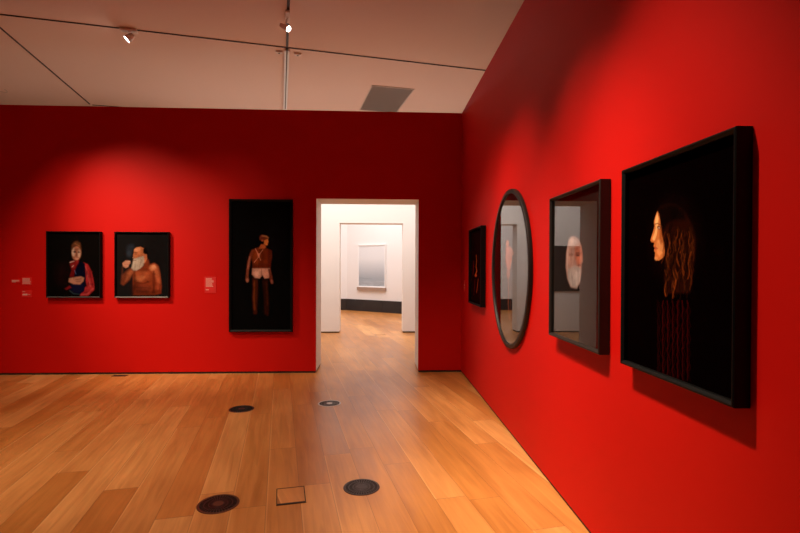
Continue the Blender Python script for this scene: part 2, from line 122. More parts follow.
  ('l',[(-0.099,-0.227),(-0.099,-0.36),(-0.105,-0.471),(-0.094,-0.649)],0.0135,(0.2623,0.0545,0.0144),0.0197,0.7),
  ('p',[(0.021,-0.194),(0.103,-0.188),(0.098,-0.349),(0.115,-0.471),(0.115,-0.649),(0.104,-0.749),(0.049,-0.715),(0.043,-0.471),(0.027,-0.338)],0.0,(0.0319,0.007,0.0033),0.0169,0.8),
  ('l',[(0.076,-0.249),(0.089,-0.427),(0.093,-0.582)],0.0113,(0.0887,0.0194,0.007),0.0197,0.6),
 ],
 'profile': [
  ('p',[(0.168,0.106),(0.162,0.053),(0.141,0.005),(0.108,-0.034),(0.063,-0.061),(0.012,-0.072),(-0.043,-0.064),(-0.096,-0.038),(-0.139,0.005),(-0.169,0.062),(-0.18,0.125),(-0.171,0.188),(-0.143,0.241),(-0.1,0.28),(-0.048,0.301),(0.006,0.302),(0.059,0.285),(0.104,0.254),(0.138,0.211),(0.16,0.16)],0.0,(0.0048,0.0012,0.0012),0.0525,0.8),
  ('p',[(-0.118,0.249),(-0.131,0.231),(-0.143,0.21),(-0.145,0.196),(-0.14,0.183),(-0.147,0.169),(-0.156,0.151),(-0.168,0.13),(-0.171,0.121),(-0.163,0.112),(-0.146,0.11),(-0.141,0.105),(-0.147,0.095),(-0.143,0.089),(-0.136,0.084),(-0.143,0.079),(-0.141,0.071),(-0.134,0.064),(-0.136,0.052),(-0.136,0.039),(-0.126,0.03),(-0.106,0.029),(-0.083,0.037),(-0.064,0.049),(-0.06,0.077),(-0.067,0.106),(-0.082,0.136),(-0.09,0.169),(-0.097,0.203),(-0.106,0.234)],0.0,(0.6105,0.1812,0.0452),0.0023,1),
  ('p',[(-0.12,0.241),(-0.134,0.216),(-0.138,0.198),(-0.131,0.176),(-0.14,0.153),(-0.156,0.127),(-0.146,0.118),(-0.132,0.123),(-0.121,0.149),(-0.115,0.181),(-0.111,0.214)],0.0,(0.956,0.491,0.1812),0.0045,0.9),
  ('p',[(-0.116,0.122),(-0.093,0.121),(-0.075,0.087),(-0.077,0.061),(-0.101,0.049),(-0.118,0.062),(-0.125,0.096)],0.0,(0.7758,0.305,0.0976),0.0075,0.8),
  ('p',[(-0.115,0.039),(-0.115,0.037),(-0.117,0.035),(-0.12,0.033),(-0.123,0.032),(-0.126,0.032),(-0.13,0.032),(-0.133,0.033),(-0.136,0.035),(-0.137,0.037),(-0.138,0.04),(-0.138,0.042),(-0.136,0.044),(-0.133,0.046),(-0.13,0.047),(-0.127,0.047),(-0.123,0.047),(-0.12,0.046),(-0.117,0.044),(-0.116,0.042)],0.0,(0.7605,0.305,0.1022),0.0045,0.8),
  ('p',[(-0.08,0.139),(-0.081,0.127),(-0.082,0.117),(-0.084,0.108),(-0.087,0.103),(-0.091,0.101),(-0.094,0.103),(-0.098,0.109),(-0.1,0.118),(-0.102,0.129),(-0.103,0.141),(-0.102,0.153),(-0.101,0.164),(-0.099,0.172),(-0.095,0.178),(-0.092,0.179),(-0.089,0.177),(-0.085,0.171),(-0.083,0.163),(-0.081,0.152)],0.0,(0.305,0.0612,0.013),0.009,0.7),
  ('l',[(-0.085,0.172),(-0.069,0.1),(-0.072,0.048)],0.0048,(0.1559,0.0296,0.007),0.0067,0.7),
  ('l',[(-0.138,0.191),(-0.117,0.193),(-0.097,0.185)],0.0036,(0.0452,0.0091,0.0037),0.003,0.95),
  ('p',[(-0.122,0.179),(-0.108,0.181),(-0.094,0.173),(-0.099,0.165),(-0.114,0.167)],0.0,(0.0513,0.0116,0.0044),0.0022,0.9),
  ('p',[(-0.099,0.171),(-0.099,0.17),(-0.1,0.169),(-0.101,0.168),(-0.103,0.168),(-0.105,0.168),(-0.107,0.168),(-0.109,0.169),(-0.111,0.17),(-0.112,0.171),(-0.112,0.172),(-0.112,0.174),(-0.111,0.175),(-0.109,0.175),(-0.108,0.176),(-0.105,0.176),(-0.103,0.176),(-0.101,0.175),(-0.1,0.174),(-0.099,0.173)],0.0,(0.6172,0.3515,0.2623),0.0015,0.9),
  ('l',[(-0.119,0.18),(-0.096,0.176)],0.0018,(0.0091,0.003,0.0024),0.0015,0.9),
  ('l',[(-0.163,0.114),(-0.146,0.11),(-0.137,0.114)],0.0022,(0.1878,0.0319,0.008),0.0028,0.9),
  ('l',[(-0.132,0.129),(-0.13,0.112)],0.0018,(0.402,0.107,0.0273),0.003,0.7),
  ('p',[(-0.144,0.093),(-0.123,0.089),(-0.116,0.084),(-0.136,0.084)],0.0,(0.4342,0.0723,0.0319),0.0019,0.9),
  ('p',[(-0.139,0.083),(-0.116,0.082),(-0.125,0.076),(-0.141,0.078)],0.0,(0.5149,0.0976,0.0452),0.0015,0.9),
  ('l',[(-0.139,0.084),(-0.113,0.082)],0.0015,(0.0802,0.0103,0.006),0.0019,0.9),
  ('p',[(-0.118,0.252),(-0.089,0.265),(-0.045,0.268),(0.012,0.259),(0.069,0.226),(0.116,0.171),(0.14,0.108),(0.138,0.038),(0.119,-0.026),(0.109,-0.098),(-0.04,-0.112),(-0.064,-0.055),(-0.057,0.042),(-0.062,0.093),(-0.08,0.139),(-0.088,0.179),(-0.097,0.216)],0.0,(0.0212,0.004,0.0018),0.0094,1),
  ('p',[(-0.118,0.252),(-0.089,0.265),(-0.045,0.268),(0.012,0.259),(0.069,0.226),(0.077,0.189),(0.008,0.196),(-0.044,0.182),(-0.078,0.146),(-0.09,0.179),(-0.099,0.219)],0.0,(0.0044,0.0015,0.0012),0.015,1),
  ('l',[(-0.014,0.166),(-0.019,0.154),(-0.022,0.141),(-0.019,0.127),(-0.012,0.114),(-0.008,0.101),(-0.009,0.088),(-0.013,0.075)],0.0041,(0.0097,0.0027,0.0012),0.0037,0.8060650410021755),
  ('l',[(-0.014,0.072),(-0.014,0.061),(-0.019,0.049),(-0.022,0.038),(-0.02,0.026),(-0.013,0.014),(-0.008,0.003),(-0.009,-0.009)],0.0042,(0.013,0.0033,0.0015),0.0037,0.8226609386809294),
  ('l',[(0.084,0.14),(0.092,0.128),(0.101,0.116),(0.102,0.105),(0.096,0.094),(0.089,0.083),(0.088,0.071),(0.096,0.06)],0.0018,(0.0931,0.0194,0.0044),0.0037,0.7423407534879519),
  ('l',[(0.066,0.076),(0.072,0.066),(0.076,0.056),(0.074,0.046),(0.07,0.036),(0.067,0.026),(0.07,0.016),(0.076,0.006)],0.0033,(0.0497,0.011,0.003),0.0037,0.6200982958293298),
  ('l',[(0.117,0.061),(0.11,0.043),(0.105,0.025),(0.108,0.007),(0.116,-0.011),(0.12,-0.029),(0.117,-0.047),(0.11,-0.066)],0.0029,(0.2086,0.0409,0.007),0.0037,0.5645282424486434),
  ('l',[(0.007,0.012),(0.001,0.004),(-0.008,-0.005),(-0.012,-0.014),(-0.007,-0.022),(0.002,-0.031),(0.005,-0.039),(-0.001,-0.048)],0.0031,(0.008,0.0024,0.0012),0.0037,0.6371373061688624),
  ('l',[(0.136,0.136),(0.13,0.124),(0.121,0.112),(0.117,0.1),(0.121,0.087),(0.128,0.075),(0.13,0.062),(0.125,0.05)],0.004,(0.0144,0.0037,0.0015),0.0037,0.6282675612998968),
  ('l',[(0.042,-0.007),(0.045,-0.016),(0.051,-0.025),(0.054,-0.034),(0.052,-0.044),(0.045,-0.053),(0.041,-0.062),(0.044,-0.071)],0.0023,(0.0086,0.0024,0.0012),0.0037,0.6324267981486938),
  ('l',[(-0.035,0.09),(-0.023,0.081),(-0.018,0.072),(-0.022,0.063),(-0.033,0.055),(-0.039,0.046),(-0.033,0.038),(-0.022,0.029)],0.0047,(0.1221,0.0242,0.0052),0.0037,0.507275010117323),
  ('l',[(-0.011,-0.021),(-0.015,-0.039),(-0.008,-0.057),(0.004,-0.074),(0.009,-0.091),(0.004,-0.109),(-0.007,-0.128),(-0.011,-0.146)],0.0025,(0.0369,0.0086,0.0027),0.0037,0.5765660819234957),
  ('l',[(0.025,0.156),(0.028,0.143),(0.026,0.131),(0.018,0.119),(0.01,0.106),(0.008,0.094),(0.012,0.081),(0.016,0.068)],0.0021,(0.3005,0.0578,0.0091),0.0037,0.813498269928542),
  ('l',[(0.016,0.124),(0.012,0.115),(0.003,0.106),(-0.005,0.097),(-0.006,0.088),(0.0,0.079),(0.003,0.069),(0.0,0.06)],0.0017,(0.3231,0.0612,0.0097),0.0037,0.5674681085215056),
  ('l',[(0.067,0.15),(0.072,0.142),(0.072,0.133),(0.066,0.125),(0.058,0.118),(0.054,0.11),(0.057,0.101),(0.061,0.093)],0.0032,(0.0529,0.0116,0.0033),0.0037,0.8095168501046471),
  ('l',[(0.021,-0.025),(0.026,-0.039),(0.024,-0.053),(0.016,-0.067),(0.01,-0.081),(0.011,-0.095),(0.017,-0.109),(0.022,-0.122)],0.0023,(0.0176,0.0044,0.0018),0.0037,0.8557201666469483),
  ('l',[(0.104,0.076),(0.102,0.068),(0.095,0.06),(0.089,0.052),(0.089,0.044),(0.093,0.036),(0.096,0.028),(0.094,0.02)],0.0044,(0.0185,0.0048,0.0018),0.0037,0.5566807071119966),
  ('l',[(-0.06,-0.013),(-0.053,-0.029),(-0.046,-0.044),(-0.048,-0.06),(-0.055,-0.075),(-0.061,-0.091),(-0.06,-0.107),(-0.052,-0.122)],0.0051,(0.3278,0.063,0.0097),0.0047,0.7978905142560698),
  ('l',[(0.027,0.165),(0.036,0.154),(0.042,0.143),(0.038,0.133),(0.026,0.123),(0.018,0.113),(0.021,0.102),(0.03,0.091)],0.0037,(0.0723,0.0152,0.0037),0.0037,0.8198018637320326),
  ('l',[(0.073,0.011),(0.069,-0.003),(0.061,-0.017),(0.058,-0.031),(0.064,-0.045),(0.074,-0.059),(0.079,-0.073),(0.075,-0.087)],0.0047,(0.1046,0.0212,0.0048),0.0037,0.5297522272426174),
  ('l',[(0.132,-0.018),(0.135,-0.034),(0.13,-0.049),(0.122,-0.065),(0.12,-0.08),(0.128,-0.095),(0.138,-0.11),(0.141,-0.125)],0.0037,(0.008,0.0024,0.0012),0.0037,0.5241932447853086),
  ('l',[(-0.02,0.051),(-0.025,0.036),(-0.038,0.02),(-0.048,0.005),(-0.047,-0.011),(-0.039,-0.026),(-0.033,-0.041),(-0.038,-0.057)],0.0045,(0.147,0.0296,0.0056),0.0037,0.5052441108525068),
  ('l',[(0.104,0.154),(0.098,0.137),(0.1,0.12),(0.11,0.102),(0.118,0.085),(0.117,0.068),(0.109,0.051),(0.102,0.034)],0.0022,(0.0561,0.0123,0.0033),0.0037,0.7685927170761762),
  ('l',[(0.005,-0.005),(0.009,-0.022),(0.006,-0.04),(-0.004,-0.058),(-0.012,-0.076),(-0.013,-0.094),(-0.007,-0.112),(-0.003,-0.129)],0.0035,(0.0482,0.011,0.003),0.0037,0.6955324904942699),
  ('l',[(0.105,0.054),(0.095,0.045),(0.093,0.035),(0.099,0.026),(0.105,0.017),(0.103,0.007),(0.093,-0.002),(0.083,-0.011)],0.0043,(0.0296,0.007,0.0024),0.0037,0.8310245903573474),
  ('l',[(-0.041,0.072),(-0.044,0.059),(-0.052,0.046),(-0.057,0.033),(-0.055,0.019),(-0.048,0.006),(-0.044,-0.007),(-0.047,-0.02)],0.0059,(0.1683,0.0331,0.0065),0.0047,0.5380478682434388),
  ('l',[(-0.049,0.055),(-0.042,0.035),(-0.034,0.015),(-0.033,-0.004),(-0.039,-0.023),(-0.046,-0.043),(-0.046,-0.063),(-0.038,-0.082)],0.0022,(0.0578,0.0123,0.0033),0.0047,0.8525299755952234),
  ('l',[(-0.017,0.123),(-0.016,0.105),(-0.023,0.086),(-0.032,0.068),(-0.031,0.049),(-0.022,0.03),(-0.012,0.011),(-0.011,-0.007)],0.0021,(0.0395,0.0091,0.0027),0.0037,0.5597227851347768),
  ('l',[(0.035,0.113),(0.042,0.098),(0.04,0.083),(0.031,0.069),(0.022,0.055),(0.021,0.04),(0.028,0.025),(0.035,0.011)],0.0041,(0.2502,0.0482,0.008),0.0047,0.6946026765889532),
  ('l',[(0.085,0.08),(0.077,0.071),(0.069,0.063),(0.07,0.054),(0.079,0.045),(0.087,0.037),(0.087,0.028),(0.079,0.02)],0.0048,(0.0176,0.0044,0.0018),0.0037,0.7506802231123819),
  ('l',[(0.065,0.054),(0.071,0.043),(0.075,0.031),(0.072,0.02),(0.064,0.008),(0.058,-0.004),(0.058,-0.015),(0.064,-0.027)],0.0044,(0.2582,0.0497,0.0086),0.0037,0.814739753129338),
  ('l',[(0.053,0.09),(0.049,0.08),(0.053,0.071),(0.058,0.061),(0.058,0.052),(0.051,0.042),(0.042,0.033),(0.039,0.023)],0.0018,(0.159,0.0319,0.006),0.0037,0.5575753083091601),
  ('l',[(0.1,0.142),(0.094,0.124),(0.087,0.106),(0.087,0.087),(0.094,0.069),(0.101,0.05),(0.1,0.032),(0.093,0.013)],0.0018,(0.0307,0.0075,0.0024),0.0037,0.6610189784934588),
  ('l',[(0.118,0.14),(0.121,0.125),(0.118,0.11),(0.11,0.095),(0.103,0.08),(0.103,0.064),(0.107,0.049),(0.11,0.034)],0.0046,(0.0252,0.006,0.0021),0.0037,0.8319095793029909),
  ('l',[(0.095,0.013),(0.088,-0.006),(0.086,-0.025),(0.092,-0.044),(0.1,-0.063),(0.101,-0.082),(0.094,-0.101),(0.087,-0.121)],0.0046,(0.0123,0.0033,0.0015),0.0037,0.8041007605961166),
  ('l',[(0.118,0.153),(0.114,0.138),(0.12,0.122),(0.129,0.107),(0.133,0.091),(0.129,0.076),(0.121,0.062),(0.118,0.046)],0.0025,(0.0423,0.0097,0.0027),0.0037,0.8711287131540755),
  ('l',[(0.025,0.058),(0.021,0.039),(0.014,0.02),(0.008,0.001),(0.009,-0.019),(0.015,-0.038),(0.019,-0.057),(0.015,-0.076)],0.0045,(0.1248,0.0252,0.0052),0.0047,0.8985796673652051),
  ('l',[(0.114,0.096),(0.106,0.084),(0.101,0.072),(0.101,0.059),(0.105,0.047),(0.107,0.034),(0.103,0.022),(0.095,0.01)],0.0021,(0.1878,0.0369,0.0065),0.0037,0.7160791202143879),
  ('l',[(0.08,0.053),(0.079,0.041),(0.071,0.029),(0.061,0.017),(0.058,0.004),(0.063,-0.008),(0.069,-0.02),(0.068,-0.032)],0.0047,(0.2918,0.0561,0.0091),0.0037,0.895127542706059),
  ('l',[(0.121,0.054),(0.12,0.043),(0.115,0.032),(0.112,0.02),(0.114,0.009),(0.121,-0.002),(0.126,-0.013),(0.125,-0.024)],0.0044,(0.0091,0.0027,0.0012),0.0037,0.8111675741263851),
  ('l',[(-0.042,0.139),(-0.038,0.127),(-0.032,0.114),(-0.029,0.102),(-0.032,0.09),(-0.038,0.079),(-0.041,0.067),(-0.038,0.055)],0.0041,(0.2874,0.0545,0.0091),0.0047,0.8837177054241168),
  ('l',[(-0.006,0.075),(-0.012,0.065),(-0.019,0.055),(-0.022,0.045),(-0.02,0.035),(-0.016,0.024),(-0.017,0.014),(-0.023,0.004)],0.0021,(0.0097,0.0027,0.0012),0.0047,0.8970182288984596),
  ('l',[(-0.01,-0.005),(0.0,-0.021),(0.006,-0.038),(0.003,-0.055),(-0.006,-0.072),(-0.01,-0.089),(-0.004,-0.106),(0.006,-0.122)],0.0039,(0.1384,0.0273,0.0056),0.0037,0.7239831756481778),
  ('l',[(0.069,0.03),(0.072,0.016),(0.077,0.002),(0.078,-0.013),(0.073,-0.027),(0.067,-0.042),(0.066,-0.056),(0.07,-0.071)],0.0017,(0.0561,0.0123,0.0033),0.0037,0.5672138785225589),
  ('l',[(0.114,0.125),(0.106,0.113),(0.097,0.101),(0.095,0.089),(0.102,0.077),(0.109,0.064),(0.11,0.052),(0.101,0.04)],0.0029,(0.1144,0.0232,0.0048),0.0037,0.5112205722290286),
  ('l',[(0.1,0.174),(0.105,0.155),(0.111,0.136),(0.113,0.117),(0.109,0.098),(0.104,0.079),(0.104,0.06),(0.109,0.041)],0.0023,(0.0097,0.0027,0.0012),0.0037,0.7214101225394398),
  ('l',[(0.022,0.032),(0.024,0.022),(0.035,0.012),(0.044,0.001),(0.045,-0.009),(0.036,-0.019),(0.028,-0.029),(0.029,-0.039)],0.0046,(0.1946,0.0382,0.007),0.0037,0.6517833242900078),
  ('l',[(0.097,0.007),(0.103,-0.007),(0.108,-0.022),(0.105,-0.036),(0.096,-0.051),(0.09,-0.066),(0.091,-0.081),(0.097,-0.095)],0.0036,(0.0097,0.0027,0.0012),0.0037,0.858864937464628),
  ('l',[(0.047,0.175),(0.044,0.16),(0.05,0.144),(0.058,0.128),(0.059,0.112),(0.051,0.097),(0.04,0.082),(0.037,0.067)],0.0045,(0.0123,0.0033,0.0015),0.0037,0.7500217462591929),
  ('l',[(-0.002,0.008),(-0.005,-0.012),(0.003,-0.031),(0.014,-0.05),(0.016,-0.069),(0.009,-0.088),(-0.001,-0.108),(-0.003,-0.127)],0.0044,(0.2423,0.0467,0.008),0.0047,0.710836873877485),
  ('l',[(0.125,0.105),(0.119,0.096),(0.12,0.088),(0.127,0.079),(0.132,0.07),(0.131,0.062),(0.124,0.054),(0.118,0.045)],0.0023,(0.1301,0.0262,0.0052),0.0037,0.5803394576190717),
  ('l',[(-0.053,0.019),(-0.046,-0.001),(-0.043,-0.02),(-0.046,-0.04),(-0.051,-0.06),(-0.053,-0.08),(-0.048,-0.1),(-0.041,-0.119)],0.0032,(0.1221,0.0242,0.0052),0.0037,0.500360578511633),
  ('l',[(0.103,0.051),(0.109,0.035),(0.107,0.02),(0.098,0.005),(0.091,-0.01),(0.092,-0.025),(0.1,-0.04),(0.106,-0.055)],0.002,(0.008,0.0024,0.0012),0.0037,0.6439338542497514),
  ('l',[(0.107,0.025),(0.101,0.008),(0.103,-0.01),(0.108,-0.027),(0.11,-0.044),(0.104,-0.062),(0.096,-0.079),(0.09,-0.097)],0.0029,(0.0222,0.0056,0.0021),0.0037,0.8899547936437143),
  ('l',[(0.077,0.001),(0.077,-0.01),(0.085,-0.021),(0.092,-0.032),(0.09,-0.044),(0.082,-0.055),(0.073,-0.067),(0.073,-0.078)],0.0021,(0.1195,0.0242,0.0052),0.0037,0.5071781530338819),
  ('l',[(0.106,-0.013),(0.104,-0.024),(0.108,-0.034),(0.116,-0.045),(0.119,-0.056),(0.116,-0.067),(0.109,-0.078),(0.107,-0.089)],0.0026,(0.15,0.0296,0.006),0.0037,0.7480464852159182),
  ('l',[(-0.018,0.078),(-0.013,0.069),(-0.01,0.061),(-0.013,0.052),(-0.022,0.044),(-0.029,0.036),(-0.029,0.027),(-0.024,0.018)],0.004,(0.0194,0.0048,0.0018),0.0037,0.5346970526433934),
  ('l',[(0.118,0.143),(0.117,0.134),(0.125,0.125),(0.135,0.116),(0.137,0.107),(0.131,0.099),(0.122,0.091),(0.122,0.082)],0.0031,(0.0152,0.004,0.0015),0.0037,0.5456087131664012),
  ('l',[(-0.002,0.089),(0.002,0.069),(0.006,0.048),(0.005,0.028),(-0.001,0.008),(-0.009,-0.013),(-0.012,-0.034),(-0.009,-0.054)],0.0047,(0.0123,0.0033,0.0015),0.0037,0.618641632405664),
  ('l',[(0.058,0.044),(0.058,0.025),(0.05,0.006),(0.042,-0.013),(0.043,-0.032),(0.052,-0.051),(0.06,-0.069),(0.06,-0.088)],0.0016,(0.0091,0.0027,0.0012),0.0037,0.8066666269339137),
  ('l',[(-0.032,0.145),(-0.025,0.136),(-0.022,0.127),(-0.027,0.119),(-0.034,0.111),(-0.037,0.102),(-0.033,0.094),(-0.026,0.085)],0.0027,(0.0252,0.006,0.0021),0.0037,0.8960437153648019),
  ('l',[(-0.035,0.143),(-0.027,0.123),(-0.025,0.102),(-0.033,0.082),(-0.045,0.062),(-0.05,0.042),(-0.047,0.022),(-0.039,0.001)],0.0045,(0.2918,0.0561,0.0091),0.0037,0.7817279783520883),
  ('l',[(0.071,0.006),(0.065,-0.003),(0.063,-0.013),(0.067,-0.022),(0.072,-0.03),(0.073,-0.039),(0.069,-0.049),(0.063,-0.058)],0.0033,(0.0144,0.0037,0.0015),0.0037,0.6448778463304026),
  ('l',[(0.089,0.007),(0.086,-0.01),(0.079,-0.027),(0.074,-0.044),(0.075,-0.061),(0.079,-0.078),(0.082,-0.094),(0.079,-0.111)],0.0034,(0.008,0.0024,0.0012),0.0037,0.5778155086608058),
  ('l',[(0.069,0.11),(0.067,0.097),(0.057,0.086),(0.047,0.074),(0.047,0.062),(0.056,0.049),(0.063,0.037),(0.061,0.025)],0.0059,(0.1274,0.0252,0.0052),0.0047,0.5850441754496019),
  ('l',[(-0.06,0.15),(-0.073,0.132),(-0.077,0.113),(-0.07,0.094),(-0.061,0.075),(-0.061,0.056),(-0.073,0.037),(-0.086,0.018)],0.0025,(0.1384,0.0273,0.0056),0.0037,0.7876824760501582),
  ('l',[(0.017,0.156),(0.008,0.144),(0.003,0.132),(0.006,0.119),(0.011,0.106),(0.013,0.093),(0.007,0.081),(-0.002,0.068)],0.0016,(0.0467,0.0103,0.003),0.0037,0.8134814587913878),
  ('l',[(0.074,0.094),(0.081,0.084),(0.086,0.075),(0.085,0.066),(0.077,0.057),(0.07,0.048),(0.071,0.039),(0.077,0.03)],0.0047,(0.0222,0.0056,0.0021),0.0037,0.7107954444320618),
  ('l',[(-0.026,0.055),(-0.019,0.04),(-0.021,0.024),(-0.031,0.008),(-0.04,-0.008),(-0.039,-0.023),(-0.03,-0.039),(-0.023,-0.055)],0.0041,(0.0823,0.0176,0.004),0.0037,0.5552993971754349),
  ('l',[(-0.063,0.152),(-0.067,0.141),(-0.064,0.129),(-0.059,0.116),(-0.058,0.104),(-0.064,0.093),(-0.073,0.081),(-0.078,0.069)],0.0026,(0.0409,0.0091,0.0027),0.0037,0.7702998663090614),
  ('l',[(0.045,-0.019),(0.04,-0.038),(0.04,-0.058),(0.046,-0.077),(0.051,-0.096),(0.05,-0.115),(0.044,-0.135),(0.038,-0.155)],0.0027,(0.0185,0.0048,0.0018),0.0037,0.8450685526530775),
  ('l',[(-0.028,0.087),(-0.021,0.077),(-0.02,0.067),(-0.027,0.058),(-0.038,0.049),(-0.043,0.039),(-0.039,0.029),(-0.032,0.019)],0.0038,(0.2346,0.0452,0.008),0.0037,0.7387539083899617),
  ('l',[(-0.066,0.011),(-0.06,-0.009),(-0.049,-0.028),(-0.043,-0.047),(-0.049,-0.067),(-0.061,-0.087),(-0.066,-0.107),(-0.06,-0.126)],0.0041,(0.0091,0.0027,0.0012),0.0047,0.6052593875674119),
  ('l',[(-0.046,0.087),(-0.051,0.068),(-0.059,0.048),(-0.062,0.029),(-0.056,0.01),(-0.048,-0.01),(-0.044,-0.029),(-0.049,-0.048)],0.0058,(0.0152,0.004,0.0015),0.0047,0.8552200649393997),
  ('l',[(-0.016,0.098),(-0.01,0.09),(-0.002,0.081),(-0.003,0.073),(-0.013,0.066),(-0.025,0.058),(-0.029,0.05),(-0.022,0.041)],0.0029,(0.063,0.0137,0.0033),0.0037,0.5320162528776118),
  ('l',[(0.012,-0.009),(0.018,-0.021),(0.027,-0.032),(0.029,-0.044),(0.02,-0.055),(0.008,-0.067),(0.003,-0.079),(0.009,-0.09)],0.0057,(0.2086,0.0395,0.007),0.0047,0.8691416653416131),
  ('l',[(0.132,0.173),(0.122,0.167),(0.117,0.159),(0.118,0.152),(0.124,0.144),(0.126,0.136),(0.121,0.129),(0.112,0.122)],0.0036,(0.0137,0.0037,0.0015),0.0037,0.7670961951271424),
  ('l',[(0.064,0.075),(0.057,0.061),(0.053,0.046),(0.054,0.032),(0.057,0.017),(0.058,0.003),(0.054,-0.012),(0.047,-0.026)],0.0018,(0.1195,0.0242,0.0052),0.0037,0.8048008308324766),
  ('l',[(-0.003,0.114),(-0.007,0.103),(-0.005,0.091),(-0.001,0.08),(-0.001,0.068),(-0.007,0.057),(-0.015,0.046),(-0.019,0.034)],0.0047,(0.0802,0.0168,0.004),0.0037,0.5628211052511933),
  ('l',[(0.08,0.067),(0.082,0.054),(0.089,0.041),(0.093,0.029),(0.09,0.016),(0.083,0.003),(0.078,-0.01),(0.08,-0.023)],0.0033,(0.0232,0.0056,0.0021),0.0037,0.5990308820770994),
  ('l',[(0.057,0.147),(0.051,0.133),(0.054,0.119),(0.061,0.105),(0.066,0.091),(0.063,0.078),(0.055,0.065),(0.05,0.051)],0.0027,(0.1022,0.0212,0.0048),0.0047,0.883071156105613),
  ('l',[(0.078,0.03),(0.073,0.011),(0.065,-0.009),(0.063,-0.028),(0.066,-0.047),(0.072,-0.066),(0.073,-0.086),(0.067,-0.105)],0.0025,(0.0452,0.0097,0.003),0.0037,0.6264397195154398),
  ('l',[(-0.013,0.084),(-0.02,0.072),(-0.028,0.06),(-0.029,0.049),(-0.021,0.037),(-0.012,0.025),(-0.009,0.013),(-0.015,0.001)],0.0052,(0.0307,0.007,0.0024),0.0047,0.6314076204222336),
  ('l',[(0.098,0.142),(0.103,0.133),(0.104,0.124),(0.1,0.116),(0.097,0.107),(0.097,0.098),(0.102,0.089),(0.107,0.08)],0.0015,(0.3325,0.063,0.0097),0.0037,0.7620582779753653),
  ('l',[(0.053,0.136),(0.05,0.125),(0.042,0.115),(0.037,0.104),(0.039,0.093),(0.046,0.082),(0.049,0.071),(0.045,0.06)],0.0039,(0.305,0.0578,0.0091),0.0037,0.6162579521769196),
  ('l',[(-0.048,0.017),(-0.044,0.008),(-0.043,-0.002),(-0.047,-0.011),(-0.053,-0.021),(-0.056,-0.03),(-0.053,-0.04),(-0.049,-0.049)],0.0039,(0.0086,0.0024,0.0012),0.0037,0.7230872011859605),
  ('l',[(0.128,0.107),(0.124,0.095),(0.121,0.084),(0.121,0.072),(0.126,0.06),(0.13,0.048),(0.13,0.037),(0.126,0.025)],0.0034,(0.1144,0.0232,0.0048),0.0037,0.6959705750700458),
  ('l',[(0.121,0.089),(0.115,0.073),(0.11,0.057),(0.11,0.041),(0.114,0.024),(0.116,0.008),(0.114,-0.008),(0.107,-0.025)],0.0016,(0.0343,0.008,0.0024),0.0037,0.6143904241932832),
  ('l',[(-0.029,0.09),(-0.037,0.073),(-0.048,0.056),(-0.05,0.038),(-0.041,0.02),(-0.031,0.003),(-0.029,-0.015),(-0.037,-0.033)],0.0044,(0.1529,0.0307,0.006),0.0037,0.6583575096631499),
  ('l',[(0.103,0.157),(0.11,0.138),(0.12,0.119),(0.123,0.1),(0.116,0.082),(0.107,0.064),(0.105,0.046),(0.112,0.027)],0.0029,(0.0742,0.016,0.0037),0.0037,0.7869814347270145),
  ('l',[(0.113,0.06),(0.106,0.045),(0.099,0.03),(0.096,0.015),(0.1,0.0),(0.103,-0.015),(0.102,-0.03),(0.095,-0.045)],0.0044,(0.2664,0.0513,0.0086),0.0037,0.7517947012592521),
  ('l',[(0.077,0.131),(0.067,0.122),(0.058,0.112),(0.058,0.102),(0.066,0.092),(0.073,0.081),(0.072,0.072),(0.063,0.062)],0.0029,(0.0497,0.011,0.003),0.0037,0.8377780397718191),
  ('l',[(-0.036,0.001),(-0.045,-0.008),(-0.048,-0.016),(-0.041,-0.024),(-0.031,-0.033),(-0.028,-0.041),(-0.034,-0.049),(-0.044,-0.058)],0.003,(0.1221,0.0252,0.0052),0.0047,0.5564369002970472),
  ('l',[(0.004,0.13),(0.014,0.113),(0.018,0.095),(0.013,0.079),(0.004,0.062),(0.001,0.045),(0.007,0.028),(0.017,0.011)],0.0041,(0.0723,0.0152,0.0037),0.0037,0.8879964813295749),
  ('l',[(0.108,0.026),(0.113,0.015),(0.123,0.003),(0.128,-0.009),(0.124,-0.02),(0.116,-0.032),(0.113,-0.044),(0.118,-0.056)],0.0039,(0.0578,0.0123,0.0033),0.0037,0.7675410700883808),
  ('l',[(-0.012,0.054),(-0.006,0.043),(-0.005,0.033),(-0.01,0.022),(-0.014,0.012),(-0.012,0.001),(-0.006,-0.009),(0.0,-0.019)],0.0055,(0.0999,0.0203,0.0044),0.0047,0.6219319943560312),
  ('l',[(-0.066,0.011),(-0.058,-0.007),(-0.048,-0.025),(-0.046,-0.043),(-0.054,-0.062),(-0.065,-0.08),(-0.067,-0.099),(-0.059,-0.116)],0.0024,(0.0116,0.0033,0.0015),0.0037,0.5225788523795186),
  ('l',[(-0.064,0.101),(-0.062,0.083),(-0.054,0.065),(-0.046,0.047),(-0.045,0.029),(-0.053,0.011),(-0.061,-0.007),(-0.062,-0.025)],0.0043,(0.003,0.0012,0.0009),0.0052,0.8),
  ('l',[(-0.021,0.034),(-0.015,0.016),(-0.017,-0.002),(-0.026,-0.019),(-0.032,-0.037),(-0.03,-0.055),(-0.022,-0.073),(-0.014,-0.09)],0.0053,(0.003,0.0012,0.0009),0.0066,0.8),
  ('l',[(-0.027,0.179),(-0.027,0.162),(-0.035,0.144),(-0.043,0.127),(-0.043,0.109),(-0.035,0.091),(-0.027,0.073),(-0.025,0.055)],0.0048,(0.003,0.0012,0.0009),0.0052,0.8),
  ('l',[(-0.025,0.178),(-0.033,0.161),(-0.036,0.143),(-0.03,0.125),(-0.021,0.107),(-0.016,0.089),(-0.021,0.071),(-0.03,0.054)],0.0043,(0.003,0.0012,0.0009),0.0066,0.8),
